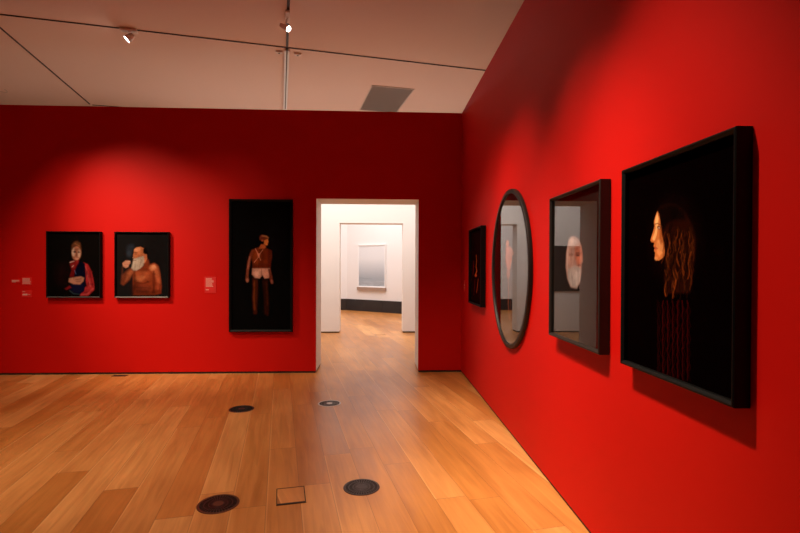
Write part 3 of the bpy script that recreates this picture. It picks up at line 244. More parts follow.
  ('l',[(0.028,0.072),(0.029,0.055),(0.037,0.038),(0.044,0.021),(0.046,0.003),(0.039,-0.014),(0.031,-0.031),(0.029,-0.048)],0.0051,(0.003,0.0012,0.0009),0.0052,0.8),
  ('l',[(0.002,0.063),(0.005,0.045),(0.0,0.028),(-0.009,0.01),(-0.013,-0.007),(-0.008,-0.025),(0.001,-0.042),(0.006,-0.059)],0.0032,(0.003,0.0012,0.0009),0.0052,0.8),
  ('l',[(-0.039,0.022),(-0.046,0.004),(-0.055,-0.014),(-0.056,-0.032),(-0.049,-0.05),(-0.04,-0.067),(-0.037,-0.085),(-0.042,-0.103)],0.0045,(0.003,0.0012,0.0009),0.0052,0.8),
  ('l',[(0.094,0.103),(0.093,0.087),(0.086,0.07),(0.079,0.054),(0.08,0.037),(0.087,0.02),(0.095,0.003),(0.096,-0.013)],0.0024,(0.003,0.0012,0.0009),0.0039,0.8),
  ('l',[(0.025,0.107),(0.031,0.089),(0.028,0.072),(0.02,0.055),(0.014,0.038),(0.016,0.02),(0.024,0.003),(0.031,-0.014)],0.0062,(0.003,0.0012,0.0009),0.0066,0.8),
  ('l',[(0.04,0.02),(0.047,0.003),(0.055,-0.015),(0.057,-0.032),(0.052,-0.049),(0.044,-0.066),(0.041,-0.083),(0.046,-0.1)],0.0046,(0.003,0.0012,0.0009),0.0052,0.8),
  ('l',[(0.083,0.049),(0.075,0.032),(0.07,0.015),(0.073,-0.002),(0.082,-0.019),(0.088,-0.035),(0.086,-0.052),(0.079,-0.069)],0.0049,(0.003,0.0012,0.0009),0.0052,0.8),
  ('l',[(0.099,0.151),(0.1,0.134),(0.095,0.118),(0.087,0.102),(0.085,0.085),(0.09,0.068),(0.098,0.051),(0.102,0.034)],0.0029,(0.003,0.0012,0.0009),0.0052,0.8),
  ('l',[(0.017,0.021),(0.009,0.004),(0.009,-0.014),(0.016,-0.031),(0.025,-0.048),(0.027,-0.065),(0.021,-0.083),(0.012,-0.101)],0.005,(0.003,0.0012,0.0009),0.0052,0.8),
  ('l',[(0.01,0.075),(0.006,0.058),(-0.002,0.041),(-0.008,0.023),(-0.005,0.006),(0.003,-0.012),(0.01,-0.029),(0.01,-0.047)],0.0043,(0.003,0.0012,0.0009),0.0052,0.8),
  ('l',[(-0.012,0.178),(-0.02,0.161),(-0.027,0.143),(-0.025,0.126),(-0.016,0.108),(-0.008,0.09),(-0.009,0.072),(-0.016,0.055)],0.0051,(0.003,0.0012,0.0009),0.0066,0.8),
  ('l',[(0.081,0.121),(0.089,0.104),(0.095,0.087),(0.094,0.07),(0.086,0.054),(0.08,0.037),(0.081,0.02),(0.088,0.004)],0.0048,(0.003,0.0012,0.0009),0.0052,0.8),
  ('l',[(-0.042,0.038),(-0.033,0.02),(-0.027,0.002),(-0.029,-0.016),(-0.037,-0.034),(-0.044,-0.052),(-0.043,-0.07),(-0.034,-0.087)],0.0066,(0.003,0.0012,0.0009),0.0066,0.8),
  ('l',[(0.055,0.104),(0.048,0.088),(0.049,0.071),(0.056,0.053),(0.064,0.036),(0.065,0.019),(0.059,0.002),(0.051,-0.015)],0.0044,(0.003,0.0012,0.0009),0.0052,0.8),
  ('l',[(0.035,0.141),(0.043,0.124),(0.05,0.106),(0.051,0.089),(0.044,0.072),(0.036,0.055),(0.035,0.038),(0.041,0.021)],0.004,(0.003,0.0012,0.0009),0.0052,0.8),
  ('l',[(-0.049,0.125),(-0.044,0.107),(-0.047,0.089),(-0.056,0.072),(-0.062,0.054),(-0.059,0.036),(-0.05,0.018),(-0.043,0.0)],0.0038,(0.003,0.0012,0.0009),0.0052,0.8),
  ('l',[(-0.039,0.084),(-0.044,0.066),(-0.053,0.048),(-0.058,0.03),(-0.053,0.012),(-0.044,-0.006),(-0.038,-0.024),(-0.04,-0.041)],0.0061,(0.003,0.0012,0.0009),0.0066,0.8),
  ('l',[(0.06,0.14),(0.065,0.123),(0.073,0.105),(0.077,0.088),(0.074,0.072),(0.066,0.055),(0.061,0.038),(0.064,0.021)],0.0041,(0.003,0.0012,0.0009),0.0052,0.8),
  ('l',[(-0.015,0.013),(-0.008,-0.005),(-0.007,-0.022),(-0.014,-0.04),(-0.022,-0.058),(-0.024,-0.076),(-0.017,-0.093),(-0.008,-0.11)],0.0036,(0.003,0.0012,0.0009),0.0052,0.8),
  ('l',[(0.041,0.146),(0.033,0.129),(0.031,0.112),(0.037,0.094),(0.046,0.077),(0.05,0.06),(0.045,0.043),(0.037,0.026)],0.0051,(0.003,0.0012,0.0009),0.0052,0.8),
  ('l',[(0.005,0.049),(0.005,0.032),(-0.003,0.015),(-0.01,-0.003),(-0.011,-0.021),(-0.003,-0.038),(0.005,-0.055),(0.007,-0.073)],0.0053,(0.003,0.0012,0.0009),0.0052,0.8),
  ('l',[(0.091,0.142),(0.095,0.125),(0.103,0.108),(0.108,0.091),(0.107,0.074),(0.099,0.058),(0.093,0.041),(0.094,0.025)],0.0034,(0.003,0.0012,0.0009),0.0052,0.8),
  ('l',[(-0.111,-0.149),(-0.108,-0.17),(-0.115,-0.193),(-0.106,-0.214),(-0.114,-0.236),(-0.108,-0.257),(-0.109,-0.279),(-0.112,-0.302),(-0.104,-0.322),(-0.113,-0.345),(-0.105,-0.366),(-0.109,-0.389),(-0.108,-0.41),(-0.104,-0.431),(-0.111,-0.454),(-0.102,-0.474),(-0.109,-0.498)],0.003,(0.0319,0.0018,0.0024),0.0045,0.8),
  ('l',[(-0.095,-0.174),(-0.088,-0.194),(-0.101,-0.215),(-0.094,-0.235),(-0.087,-0.254),(-0.1,-0.276),(-0.093,-0.296),(-0.086,-0.315),(-0.1,-0.337),(-0.092,-0.356),(-0.086,-0.376),(-0.099,-0.398),(-0.091,-0.417),(-0.085,-0.436),(-0.098,-0.459),(-0.09,-0.478),(-0.084,-0.497)],0.0018,(0.0343,0.0018,0.0021),0.0037,0.7),
  ('l',[(-0.103,-0.161),(-0.098,-0.183),(-0.104,-0.205),(-0.106,-0.227),(-0.1,-0.248),(-0.098,-0.269),(-0.104,-0.292),(-0.104,-0.314),(-0.097,-0.334),(-0.098,-0.356),(-0.104,-0.379),(-0.1,-0.4),(-0.095,-0.421),(-0.1,-0.443),(-0.103,-0.466),(-0.097,-0.486)],0.0022,(0.0212,0.0015,0.0018),0.0047,0.8),
  ('l',[(-0.07,-0.146),(-0.078,-0.168),(-0.07,-0.189),(-0.075,-0.211),(-0.074,-0.232),(-0.07,-0.253),(-0.077,-0.275),(-0.068,-0.295),(-0.075,-0.318),(-0.07,-0.339),(-0.07,-0.36),(-0.074,-0.382),(-0.066,-0.402),(-0.074,-0.425),(-0.067,-0.445),(-0.07,-0.467),(-0.071,-0.489)],0.003,(0.0887,0.0027,0.0027),0.0045,0.8),
  ('l',[(-0.052,-0.17),(-0.058,-0.191),(-0.065,-0.211),(-0.051,-0.23),(-0.057,-0.251),(-0.064,-0.271),(-0.05,-0.29),(-0.056,-0.31),(-0.063,-0.331),(-0.049,-0.349),(-0.056,-0.37),(-0.062,-0.391),(-0.048,-0.409),(-0.055,-0.43),(-0.061,-0.451),(-0.048,-0.468),(-0.054,-0.49)],0.0022,(0.0343,0.0018,0.0021),0.0047,0.7),
  ('l',[(-0.063,-0.158),(-0.064,-0.18),(-0.07,-0.202),(-0.066,-0.223),(-0.061,-0.243),(-0.065,-0.265),(-0.069,-0.287),(-0.063,-0.308),(-0.06,-0.328),(-0.066,-0.351),(-0.067,-0.372),(-0.06,-0.392),(-0.06,-0.414),(-0.066,-0.436),(-0.064,-0.457),(-0.058,-0.477)],0.0022,(0.0212,0.0015,0.0018),0.0047,0.8),
  ('l',[(-0.042,-0.144),(-0.037,-0.165),(-0.037,-0.186),(-0.04,-0.207),(-0.033,-0.227),(-0.041,-0.249),(-0.034,-0.269),(-0.037,-0.291),(-0.037,-0.312),(-0.032,-0.332),(-0.04,-0.355),(-0.031,-0.374),(-0.037,-0.396),(-0.034,-0.417),(-0.032,-0.438),(-0.038,-0.46),(-0.029,-0.479)],0.003,(0.0887,0.0027,0.0027),0.0045,0.8),
  ('l',[(-0.017,-0.167),(-0.029,-0.188),(-0.023,-0.207),(-0.016,-0.226),(-0.028,-0.247),(-0.022,-0.266),(-0.015,-0.285),(-0.027,-0.306),(-0.021,-0.325),(-0.014,-0.343),(-0.027,-0.365),(-0.02,-0.384),(-0.013,-0.402),(-0.026,-0.424),(-0.019,-0.442),(-0.013,-0.46),(-0.025,-0.483)],0.0022,(0.0343,0.0018,0.0021),0.0047,0.7),
  ('l',[(-0.027,-0.156),(-0.033,-0.177),(-0.033,-0.198),(-0.027,-0.218),(-0.027,-0.239),(-0.033,-0.261),(-0.031,-0.282),(-0.025,-0.302),(-0.028,-0.323),(-0.032,-0.345),(-0.027,-0.365),(-0.023,-0.385),(-0.029,-0.407),(-0.031,-0.429),(-0.024,-0.448),(-0.023,-0.469)],0.0018,(0.0212,0.0015,0.0018),0.0037,0.8),
  ('l',[(-0.005,-0.141),(0.0,-0.162),(-0.007,-0.183),(0.001,-0.203),(-0.005,-0.224),(-0.002,-0.244),(0.0,-0.265),(-0.005,-0.286),(0.003,-0.306),(-0.005,-0.328),(0.001,-0.347),(-0.001,-0.369),(-0.002,-0.39),(0.003,-0.409),(-0.004,-0.431),(0.004,-0.45),(-0.001,-0.472)],0.003,(0.0887,0.0027,0.0027),0.0045,0.8),
  ('l',[(0.012,-0.165),(0.005,-0.185),(0.017,-0.203),(0.013,-0.223),(0.005,-0.243),(0.018,-0.261),(0.013,-0.281),(0.006,-0.301),(0.019,-0.318),(0.014,-0.338),(0.007,-0.359),(0.02,-0.376),(0.015,-0.396),(0.008,-0.417),(0.02,-0.434),(0.015,-0.454),(0.009,-0.475)],0.0018,(0.0343,0.0018,0.0021),0.0037,0.7),
  ('l',[(0.004,-0.153),(0.0,-0.174),(0.005,-0.194),(0.008,-0.215),(0.003,-0.236),(0.001,-0.257),(0.008,-0.276),(0.009,-0.297),(0.003,-0.318),(0.004,-0.339),(0.01,-0.358),(0.008,-0.379),(0.003,-0.401),(0.007,-0.421),(0.012,-0.441),(0.007,-0.462)],0.0018,(0.0212,0.0015,0.0018),0.0037,0.8),
  ('l',[(0.034,-0.138),(0.026,-0.159),(0.033,-0.179),(0.03,-0.2),(0.029,-0.22),(0.034,-0.24),(0.027,-0.261),(0.035,-0.281),(0.03,-0.302),(0.032,-0.322),(0.035,-0.342),(0.029,-0.363),(0.037,-0.382),(0.03,-0.404),(0.035,-0.423),(0.034,-0.444),(0.032,-0.465)],0.0037,(0.0887,0.0027,0.0027),0.0056,0.8),
  ('l',[(0.039,-0.163),(0.043,-0.181),(0.051,-0.2),(0.039,-0.22),(0.044,-0.238),(0.052,-0.256),(0.04,-0.277),(0.045,-0.295),(0.052,-0.313),(0.041,-0.334),(0.046,-0.352),(0.053,-0.37),(0.041,-0.391),(0.046,-0.409),(0.054,-0.426),(0.042,-0.448),(0.047,-0.466)],0.0018,(0.0343,0.0018,0.0021),0.0037,0.7),
  ('l',[(0.034,-0.151),(0.035,-0.171),(0.041,-0.191),(0.039,-0.211),(0.034,-0.232),(0.038,-0.252),(0.042,-0.272),(0.038,-0.292),(0.035,-0.313),(0.041,-0.333),(0.043,-0.353),(0.037,-0.374),(0.037,-0.394),(0.044,-0.413),(0.042,-0.434),(0.037,-0.455)],0.0018,(0.0212,0.0015,0.0018),0.0037,0.8),
  ('l',[(0.06,-0.137),(0.062,-0.156),(0.064,-0.176),(0.059,-0.197),(0.067,-0.216),(0.06,-0.237),(0.065,-0.256),(0.064,-0.276),(0.062,-0.297),(0.068,-0.316),(0.061,-0.337),(0.068,-0.356),(0.064,-0.377),(0.065,-0.397),(0.068,-0.416),(0.062,-0.437),(0.07,-0.455)],0.003,(0.0887,0.0027,0.0027),0.0045,0.8),
  ('l',[(0.069,-0.16),(0.081,-0.178),(0.078,-0.197),(0.07,-0.216),(0.082,-0.234),(0.078,-0.253),(0.071,-0.272),(0.083,-0.289),(0.079,-0.309),(0.072,-0.329),(0.083,-0.345),(0.08,-0.365),(0.073,-0.385),(0.084,-0.401),(0.08,-0.421),(0.073,-0.441),(0.085,-0.457)],0.0018,(0.0343,0.0018,0.0021),0.0037,0.7),
  ('l',[(0.065,-0.148),(0.071,-0.168),(0.073,-0.188),(0.067,-0.208),(0.067,-0.228),(0.073,-0.247),(0.072,-0.267),(0.067,-0.288),(0.07,-0.308),(0.075,-0.327),(0.072,-0.347),(0.068,-0.368),(0.073,-0.387),(0.076,-0.406),(0.071,-0.427),(0.07,-0.448)],0.0018,(0.0212,0.0015,0.0018),0.0037,0.8),
  ('l',[(0.091,-0.134),(0.097,-0.154),(0.09,-0.174),(0.097,-0.193),(0.093,-0.213),(0.094,-0.233),(0.097,-0.252),(0.092,-0.272),(0.099,-0.291),(0.093,-0.312),(0.097,-0.331),(0.097,-0.351),(0.094,-0.371),(0.1,-0.389),(0.094,-0.41),(0.1,-0.429),(0.097,-0.449)],0.003,(0.0887,0.0027,0.0027),0.0045,0.8),
  ('l',[(0.105,-0.157),(0.113,-0.175),(0.103,-0.194),(0.106,-0.212),(0.114,-0.23),(0.103,-0.249),(0.107,-0.267),(0.115,-0.285),(0.104,-0.305),(0.107,-0.323),(0.115,-0.34),(0.105,-0.36),(0.108,-0.378),(0.116,-0.394),(0.105,-0.415),(0.109,-0.433),(0.117,-0.449)],0.0018,(0.0343,0.0018,0.0021),0.0037,0.7),
  ('l',[(0.099,-0.146),(0.104,-0.165),(0.101,-0.185),(0.097,-0.205),(0.102,-0.224),(0.105,-0.243),(0.1,-0.264),(0.099,-0.283),(0.105,-0.302),(0.105,-0.322),(0.1,-0.342),(0.101,-0.362),(0.107,-0.38),(0.104,-0.4),(0.1,-0.421),(0.104,-0.44)],0.0018,(0.0212,0.0015,0.0018),0.0037,0.8),
 ],
 'face': [
  ('p',[(0.407,0.108),(0.395,0.027),(0.355,-0.047),(0.29,-0.109),(0.203,-0.153),(0.1,-0.174),(-0.013,-0.166),(-0.122,-0.127),(-0.215,-0.058),(-0.279,0.033),(-0.302,0.137),(-0.282,0.238),(-0.222,0.325),(-0.131,0.386),(-0.022,0.416),(0.09,0.416),(0.195,0.387),(0.284,0.336),(0.351,0.268),(0.392,0.191)],0.0,(0.013,0.0052,0.0044),0.0704,0.6),
  ('p',[(-0.018,0.19),(0.039,0.175),(0.084,0.133),(0.101,0.075),(0.112,0.036),(0.091,0.019),(0.087,-0.038),(0.066,-0.096),(0.016,-0.132),(-0.072,-0.127),(-0.128,-0.078),(-0.154,-0.005),(-0.149,0.094),(-0.113,0.159),(-0.071,0.187)],0.0,(0.552,0.305,0.2542),0.0127,1),
  ('p',[(-0.011,0.137),(0.084,0.121),(0.101,0.064),(0.086,-0.004),(0.028,0.008),(-0.01,0.066)],0.0,(0.6038,0.162,0.0887),0.0197,0.85),
  ('p',[(0.023,0.153),(0.02,0.144),(0.01,0.137),(-0.005,0.131),(-0.024,0.128),(-0.046,0.128),(-0.068,0.13),(-0.089,0.135),(-0.105,0.142),(-0.116,0.15),(-0.119,0.16),(-0.116,0.168),(-0.105,0.176),(-0.089,0.181),(-0.069,0.184),(-0.047,0.185),(-0.025,0.182),(-0.006,0.177),(0.009,0.17),(0.019,0.161)],0.0,(0.7305,0.5149,0.4564),0.0197,0.8),
  ('l',[(-0.119,0.129),(-0.129,0.02),(-0.103,-0.077)],0.0117,(0.7605,0.6172,0.5776),0.0113,0.7),
  ('p',[(0.079,0.074),(0.078,0.071),(0.072,0.068),(0.064,0.066),(0.053,0.065),(0.041,0.065),(0.029,0.066),(0.018,0.067),(0.009,0.07),(0.003,0.072),(0.001,0.075),(0.003,0.078),(0.009,0.081),(0.018,0.083),(0.029,0.084),(0.041,0.084),(0.053,0.083),(0.063,0.081),(0.072,0.079),(0.077,0.076)],0.0,(0.1559,0.0423,0.0273),0.0098,0.8),
  ('p',[(-0.034,0.076),(-0.035,0.073),(-0.04,0.071),(-0.048,0.069),(-0.058,0.068),(-0.069,0.067),(-0.08,0.068),(-0.09,0.07),(-0.099,0.072),(-0.104,0.075),(-0.106,0.078),(-0.104,0.081),(-0.099,0.083),(-0.091,0.085),(-0.081,0.086),(-0.069,0.087),(-0.058,0.086),(-0.048,0.084),(-0.04,0.082),(-0.035,0.079)],0.0,(0.1878,0.0723,0.0545),0.0084,0.6),
  ('l',[(0.007,0.086),(0.09,0.087)],0.0059,(0.117,0.0273,0.0176),0.0056,0.9),
  ('l',[(0.018,0.07),(0.079,0.07)],0.0059,(0.0452,0.013,0.0116),0.0042,0.9),
  ('l',[(0.068,0.074),(0.102,0.036),(0.069,0.028)],0.0059,(0.8388,0.305,0.1746),0.0042,0.8),
  ('l',[(0.036,0.01),(0.086,0.012)],0.0059,(0.1878,0.0319,0.0252),0.0042,0.9),
  ('p',[(-0.116,-0.017),(-0.015,0.008),(0.083,-0.006),(0.071,-0.084),(0.022,-0.13),(-0.066,-0.124),(-0.115,-0.077)],0.0,(0.552,0.4564,0.4342),0.0127,0.95),
  ('l',[(-0.058,-0.04),(-0.036,-0.117)],0.0073,(0.2623,0.2086,0.2016),0.0084,0.8),
  ('l',[(0.014,-0.022),(0.016,-0.109)],0.0073,(0.7758,0.6867,0.6584),0.0084,0.7),
  ('l',[(-0.07,0.115),(-0.068,0.02)],0.0088,(0.4342,0.1878,0.1384),0.0113,0.7),
 ],
 'oval': [
  ('p',[(0.476,-0.072),(0.459,-0.271),(0.402,-0.456),(0.306,-0.614),(0.176,-0.731),(0.022,-0.792),(-0.145,-0.786),(-0.309,-0.705),(-0.448,-0.553),(-0.544,-0.342),(-0.582,-0.097),(-0.555,0.15),(-0.468,0.366),(-0.334,0.525),(-0.174,0.614),(-0.007,0.628),(0.151,0.574),(0.285,0.463),(0.387,0.308),(0.452,0.125)],0.0,(0.0091,0.003,0.0027),0.1689,0.8),
  ('p',[(-0.025,0.241),(-0.028,0.231),(-0.035,0.223),(-0.047,0.216),(-0.062,0.212),(-0.078,0.211),(-0.095,0.213),(-0.11,0.219),(-0.123,0.227),(-0.131,0.236),(-0.134,0.246),(-0.131,0.256),(-0.124,0.265),(-0.111,0.272),(-0.096,0.276),(-0.08,0.276),(-0.063,0.274),(-0.048,0.268),(-0.036,0.261),(-0.028,0.251)],0.0,(0.7605,0.1878,0.0482),0.0084,1),
  ('p',[(-0.147,0.207),(0.001,0.215),(0.079,0.172),(0.069,0.076),(0.019,-0.012),(-0.074,-0.013),(-0.13,0.078)],0.0,(0.7157,0.162,0.0423),0.0117,1),
  ('l',[(-0.119,0.187),(-0.158,0.097),(-0.115,0.005)],0.0149,(0.402,0.0723,0.0212),0.0084,0.9),
  ('l',[(0.041,0.196),(0.13,0.144),(0.068,0.128)],0.0149,(0.7913,0.2232,0.0723),0.0084,0.9),
  ('p',[(0.013,-0.048),(0.011,-0.061),(0.003,-0.073),(-0.01,-0.083),(-0.027,-0.089),(-0.045,-0.092),(-0.064,-0.09),(-0.081,-0.084),(-0.095,-0.075),(-0.104,-0.063),(-0.107,-0.05),(-0.104,-0.036),(-0.096,-0.024),(-0.082,-0.014),(-0.066,-0.008),(-0.047,-0.005),(-0.028,-0.007),(-0.012,-0.013),(0.002,-0.023),(0.01,-0.035)],0.0,(0.5149,0.117,0.0369),0.0106,0.9),
  ('l',[(-0.059,-0.067),(-0.03,-0.192),(-0.04,-0.336),(0.002,-0.475)],0.0186,(0.6172,0.1384,0.0369),0.0106,0.9),
  ('l',[(-0.006,-0.066),(0.036,-0.189),(0.038,-0.33),(0.067,-0.468)],0.0149,(0.2232,0.0395,0.013),0.0106,0.8),
 ],
 'red': [
  ('p',[(0.242,-0.037),(0.234,-0.154),(0.204,-0.261),(0.156,-0.348),(0.093,-0.407),(0.02,-0.431),(-0.055,-0.417),(-0.126,-0.365),(-0.184,-0.278),(-0.224,-0.166),(-0.24,-0.04),(-0.23,0.086),(-0.196,0.199),(-0.142,0.286),(-0.074,0.34),(0.001,0.355),(0.075,0.331),(0.142,0.273),(0.194,0.187),(0.228,0.08)],0.0,(0.0212,0.0018,0.0024),0.1382,0.9),
  ('p',[(0.028,-0.112),(0.025,-0.118),(0.017,-0.124),(0.002,-0.128),(-0.015,-0.132),(-0.035,-0.133),(-0.056,-0.132),(-0.074,-0.13),(-0.089,-0.126),(-0.098,-0.121),(-0.102,-0.114),(-0.099,-0.108),(-0.089,-0.102),(-0.075,-0.098),(-0.057,-0.095),(-0.036,-0.093),(-0.016,-0.094),(0.002,-0.097),(0.016,-0.101),(0.025,-0.106)],0.0,(0.7605,0.1022,0.0319),0.0079,0.9),
  ('l',[(-0.018,0.134),(0.008,0.076),(-0.022,-0.006),(0.027,-0.055),(-0.052,-0.105)],0.0274,(0.7454,0.1384,0.0343),0.0086,0.95),
  ('l',[(-0.173,0.061),(-0.188,-0.04),(-0.221,-0.108)],0.0253,(0.2232,0.007,0.0044),0.0118,0.8),
  ('l',[(0.108,-0.159),(0.071,-0.233),(0.018,-0.325)],0.0202,(0.6724,0.1022,0.0273),0.0079,0.9),
  ('l',[(-0.092,-0.173),(-0.115,-0.257),(-0.146,-0.359)],0.0303,(0.1878,0.0052,0.0037),0.0118,0.8),
 ],
}

# ------------------------------------------------------------------ helpers
def new_mat(name):
    m = bpy.data.materials.new(name); m.use_nodes = True
    nt = m.node_tree; nt.nodes.clear()
    out = nt.nodes.new('ShaderNodeOutputMaterial')
    return m, nt, out

def princ(name, col, rough=.5, metal=0, spec=.5, noise=0, nscale=8, bump=0, bscale=200, coat=0):
    m, nt, out = new_mat(name)
    b = nt.nodes.new('ShaderNodeBsdfPrincipled')
    nt.links.new(b.outputs[0], out.inputs[0])
    b.inputs['Roughness'].default_value = rough
    b.inputs['Metallic'].default_value = metal
    b.inputs['Specular IOR Level'].default_value = spec
    b.inputs['Coat Weight'].default_value = coat
    tc = nt.nodes.new('ShaderNodeTexCoord')
    n = nt.nodes.new('ShaderNodeTexNoise'); n.inputs['Scale'].default_value = nscale; n.inputs['Detail'].default_value = 4
    nt.links.new(tc.outputs['Object'], n.inputs['Vector'])
    mx = nt.nodes.new('ShaderNodeMix'); mx.data_type = 'RGBA'
    c = Vector(col)
    mx.inputs[6].default_value = (*(c*(1-noise)), 1); mx.inputs[7].default_value = (*(c*(1+noise)), 1)
    nt.links.new(n.outputs[0], mx.inputs[0]); nt.links.new(mx.outputs[2], b.inputs['Base Color'])
    if bump:
        n2 = nt.nodes.new('ShaderNodeTexNoise'); n2.inputs['Scale'].default_value = bscale
        nt.links.new(tc.outputs['Object'], n2.inputs['Vector'])
        bp = nt.nodes.new('ShaderNodeBump'); bp.inputs['Strength'].default_value = bump; bp.inputs['Distance'].default_value = .002
        nt.links.new(n2.outputs[0], bp.inputs['Height']); nt.links.new(bp.outputs[0], b.inputs['Normal'])
    return m

def emit(name, col, st):
    m, nt, out = new_mat(name)
    e = nt.nodes.new('ShaderNodeEmission'); e.inputs[0].default_value = (*col, 1); e.inputs[1].default_value = st
    nt.links.new(e.outputs[0], out.inputs[0]); return m

def glass_mat(name, ior):
    m, nt, out = new_mat(name)
    t = nt.nodes.new('ShaderNodeBsdfTransparent'); g = nt.nodes.new('ShaderNodeBsdfGlossy')
    g.inputs['Roughness'].default_value = 0.0
    f = nt.nodes.new('ShaderNodeFresnel')          # the same reflectance from either side of the pane
    gm = nt.nodes.new('ShaderNodeNewGeometry'); io = nt.nodes.new('ShaderNodeMix'); io.data_type = 'FLOAT'
    io.inputs[2].default_value = ior; io.inputs[3].default_value = 1/ior
    nt.links.new(gm.outputs['Backfacing'], io.inputs[0]); nt.links.new(io.outputs[0], f.inputs['IOR'])
    mx = nt.nodes.new('ShaderNodeMixShader')
    nt.links.new(f.outputs[0], mx.inputs[0]); nt.links.new(t.outputs[0], mx.inputs[1]); nt.links.new(g.outputs[0], mx.inputs[2])
    nt.links.new(mx.outputs[0], out.inputs[0]); return m

def print_mat():
    m, nt, out = new_mat('photographic_print')
    b = nt.nodes.new('ShaderNodeBsdfPrincipled'); b.inputs['Roughness'].default_value = .6
    b.inputs['Specular IOR Level'].default_value = 0
    a = nt.nodes.new('ShaderNodeAttribute'); a.attribute_name = 'print'
    nt.links.new(a.outputs['Color'], b.inputs['Base Color']); nt.links.new(b.outputs[0], out.inputs[0]); return m

def link(name, bm, mat, parent=None, smooth=False, mats=None):
    me = bpy.data.meshes.new(name); bm.normal_update(); bm.to_mesh(me); bm.free()
    o = bpy.data.objects.new(name, me); COL.objects.link(o)
    for m in (mats or [mat]): me.materials.append(m)
    if smooth:
        for p in me.polygons: p.use_smooth = True
    if parent: o.parent = parent
    return o

def box(bm, x0, x1, y0, y1, z0, z1, bevel=0, M=None, mi=0):
    v = [bm.verts.new(p) for p in ((x0,y0,z0),(x1,y0,z0),(x1,y1,z0),(x0,y1,z0),(x0,y0,z1),(x1,y0,z1),(x1,y1,z1),(x0,y1,z1))]
    fs = [bm.faces.new([v[i] for i in q]) for q in ((3,2,1,0),(4,5,6,7),(0,1,5,4),(1,2,6,5),(2,3,7,6),(3,0,4,7))]
    for f in fs: f.material_index = mi
    if bevel:
        es = list({e for f in fs for e in f.edges})
        r = bmesh.ops.bevel(bm, geom=es, offset=bevel, segments=2, affect='EDGES', profile=.5)
        v = list({q for f in r['faces'] for q in f.verts} | {q for q in v if q.is_valid})
    if M is not None: bmesh.ops.transform(bm, matrix=M, verts=[q for q in v if q.is_valid])
    return fs

def cyl(bm, r0, r1, p0, p1, n=24, caps=True):
    p0, p1 = Vector(p0), Vector(p1); d = (p1-p0).normalized()
    a = d.orthogonal().normalized(); b = d.cross(a)
    R = []
    for p, r in ((p0, r0), (p1, r1)):
        R.append([bm.verts.new(p + a*r*math.cos(2*math.pi*i/n) + b*r*math.sin(2*math.pi*i/n)) for i in range(n)])
    for i in range(n): bm.faces.new((R[0][i], R[0][(i+1)%n], R[1][(i+1)%n], R[1][i]))
    if caps:
        bm.faces.new(R[0][::-1]); bm.faces.new(R[1])
    return R

def ring(bm, prof, n=48, closed=True):
    """lathe about z; prof = [(r,z)...] closed loop"""
    rows = [[bm.verts.new((r*math.cos(2*math.pi*i/n), r*math.sin(2*math.pi*i/n), z)) for r, z in prof] for i in range(n)]
    k = len(prof)
    for i in range(n):
        for j in range(k if closed else k-1):
            bm.faces.new((rows[i][j], rows[(i+1)%n][j], rows[(i+1)%n][(j+1)%k], rows[i][(j+1)%k]))

def thing(name, label, cat, loc, rz=0, group=None):
    o = bpy.data.objects.new(name, None); COL.objects.link(o); o.empty_display_size = .1
    o.location = loc; o.rotation_euler = (0, 0, rz); o['label'] = label; o['category'] = cat
    if group: o['group'] = group
    return o

def tag(o, label, cat, group=None):
    o['label'] = label; o['category'] = cat
    if group: o['group'] = group
    return o

def struct(o): o['kind'] = 'structure'; return o

# ------------------------------------------------------------------ materials
M_red = princ('crimson_wall_paint', (.52, .0042, .0018), .6, spec=.13, noise=.02, nscale=1.5, bump=.08, bscale=400)
M_white = princ('white_wall_paint', (.82, .79, .755), .6, spec=.3, noise=.015, nscale=1.2, bump=.05)
M_white2 = princ('cool_white_wall_paint', (.84, .83, .82), .6, spec=.3, noise=.015, nscale=1.2)
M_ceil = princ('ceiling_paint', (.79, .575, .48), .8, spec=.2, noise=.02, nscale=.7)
M_gap = princ('shadow_gap_black', (.02, .012, .01), .7)
M_frame = princ('black_stained_wood', (.003, .0031, .0031), .5, spec=.12, noise=.15, nscale=30)
M_framebrown = princ('dark_brown_stained_wood', (.013, .009, .0075), .45, spec=.28, noise=.2, nscale=30)
M_lowergrey = princ('dull_lower_edge', (.04, .037, .035), .4)  # greyer colours for the lower side of two black frames
M_lowerpale = princ('pale_lower_edge', (.16, .145, .135), .4, noise=.1, nscale=20)
M_framepale = princ('pale_limed_wood', (.86, .86, .86), .5, noise=.06, nscale=20)
M_lowerstrip = princ('brown_lower_strip', (.36, .25, .185), .5, noise=.1, nscale=30)
M_stone = princ('dark_stone_skirting', (.016, .013, .014), .45, noise=.5, nscale=2.5, bump=.2, bscale=20)
M_glass = glass_mat('glazing', 1.40)
M_museum, _nt, _out = new_mat('anti_reflective_glazing')
_t = _nt.nodes.new('ShaderNodeBsdfTransparent'); _t.inputs[0].default_value = (.97, .97, .97, 1); _nt.links.new(_t.outputs[0], _out.inputs[0])
M_print = print_mat()
M_metal = princ('dark_bronze_grille', (.055, .032, .026), .42, metal=.6, noise=.15, nscale=20)
M_reflrim = princ('reflection_pale_rim', (.62, .56, .52), .5, metal=.3, noise=.1, nscale=20)  # reflected light put into the rim colour of one grille
M_pit = princ('grille_void', (.012, .007, .005), .9)
M_gasket = princ('dark_rubber_joint', (.02, .012, .009), .7)
M_fix = princ('fixture_enamel', (.78, .66, .60), .5, noise=.05)
M_louvre = princ('grey_louvre_metal', (.55, .42, .34), .5, noise=.08)
M_slot = princ('track_slot_dark', (.05, .022, .016), .6)
M_lamp = emit('lamp_glow', (1, .93, .88), 18)
M_label = princ('crimson_label_card', (.62, .010, .008), .55, noise=.03)
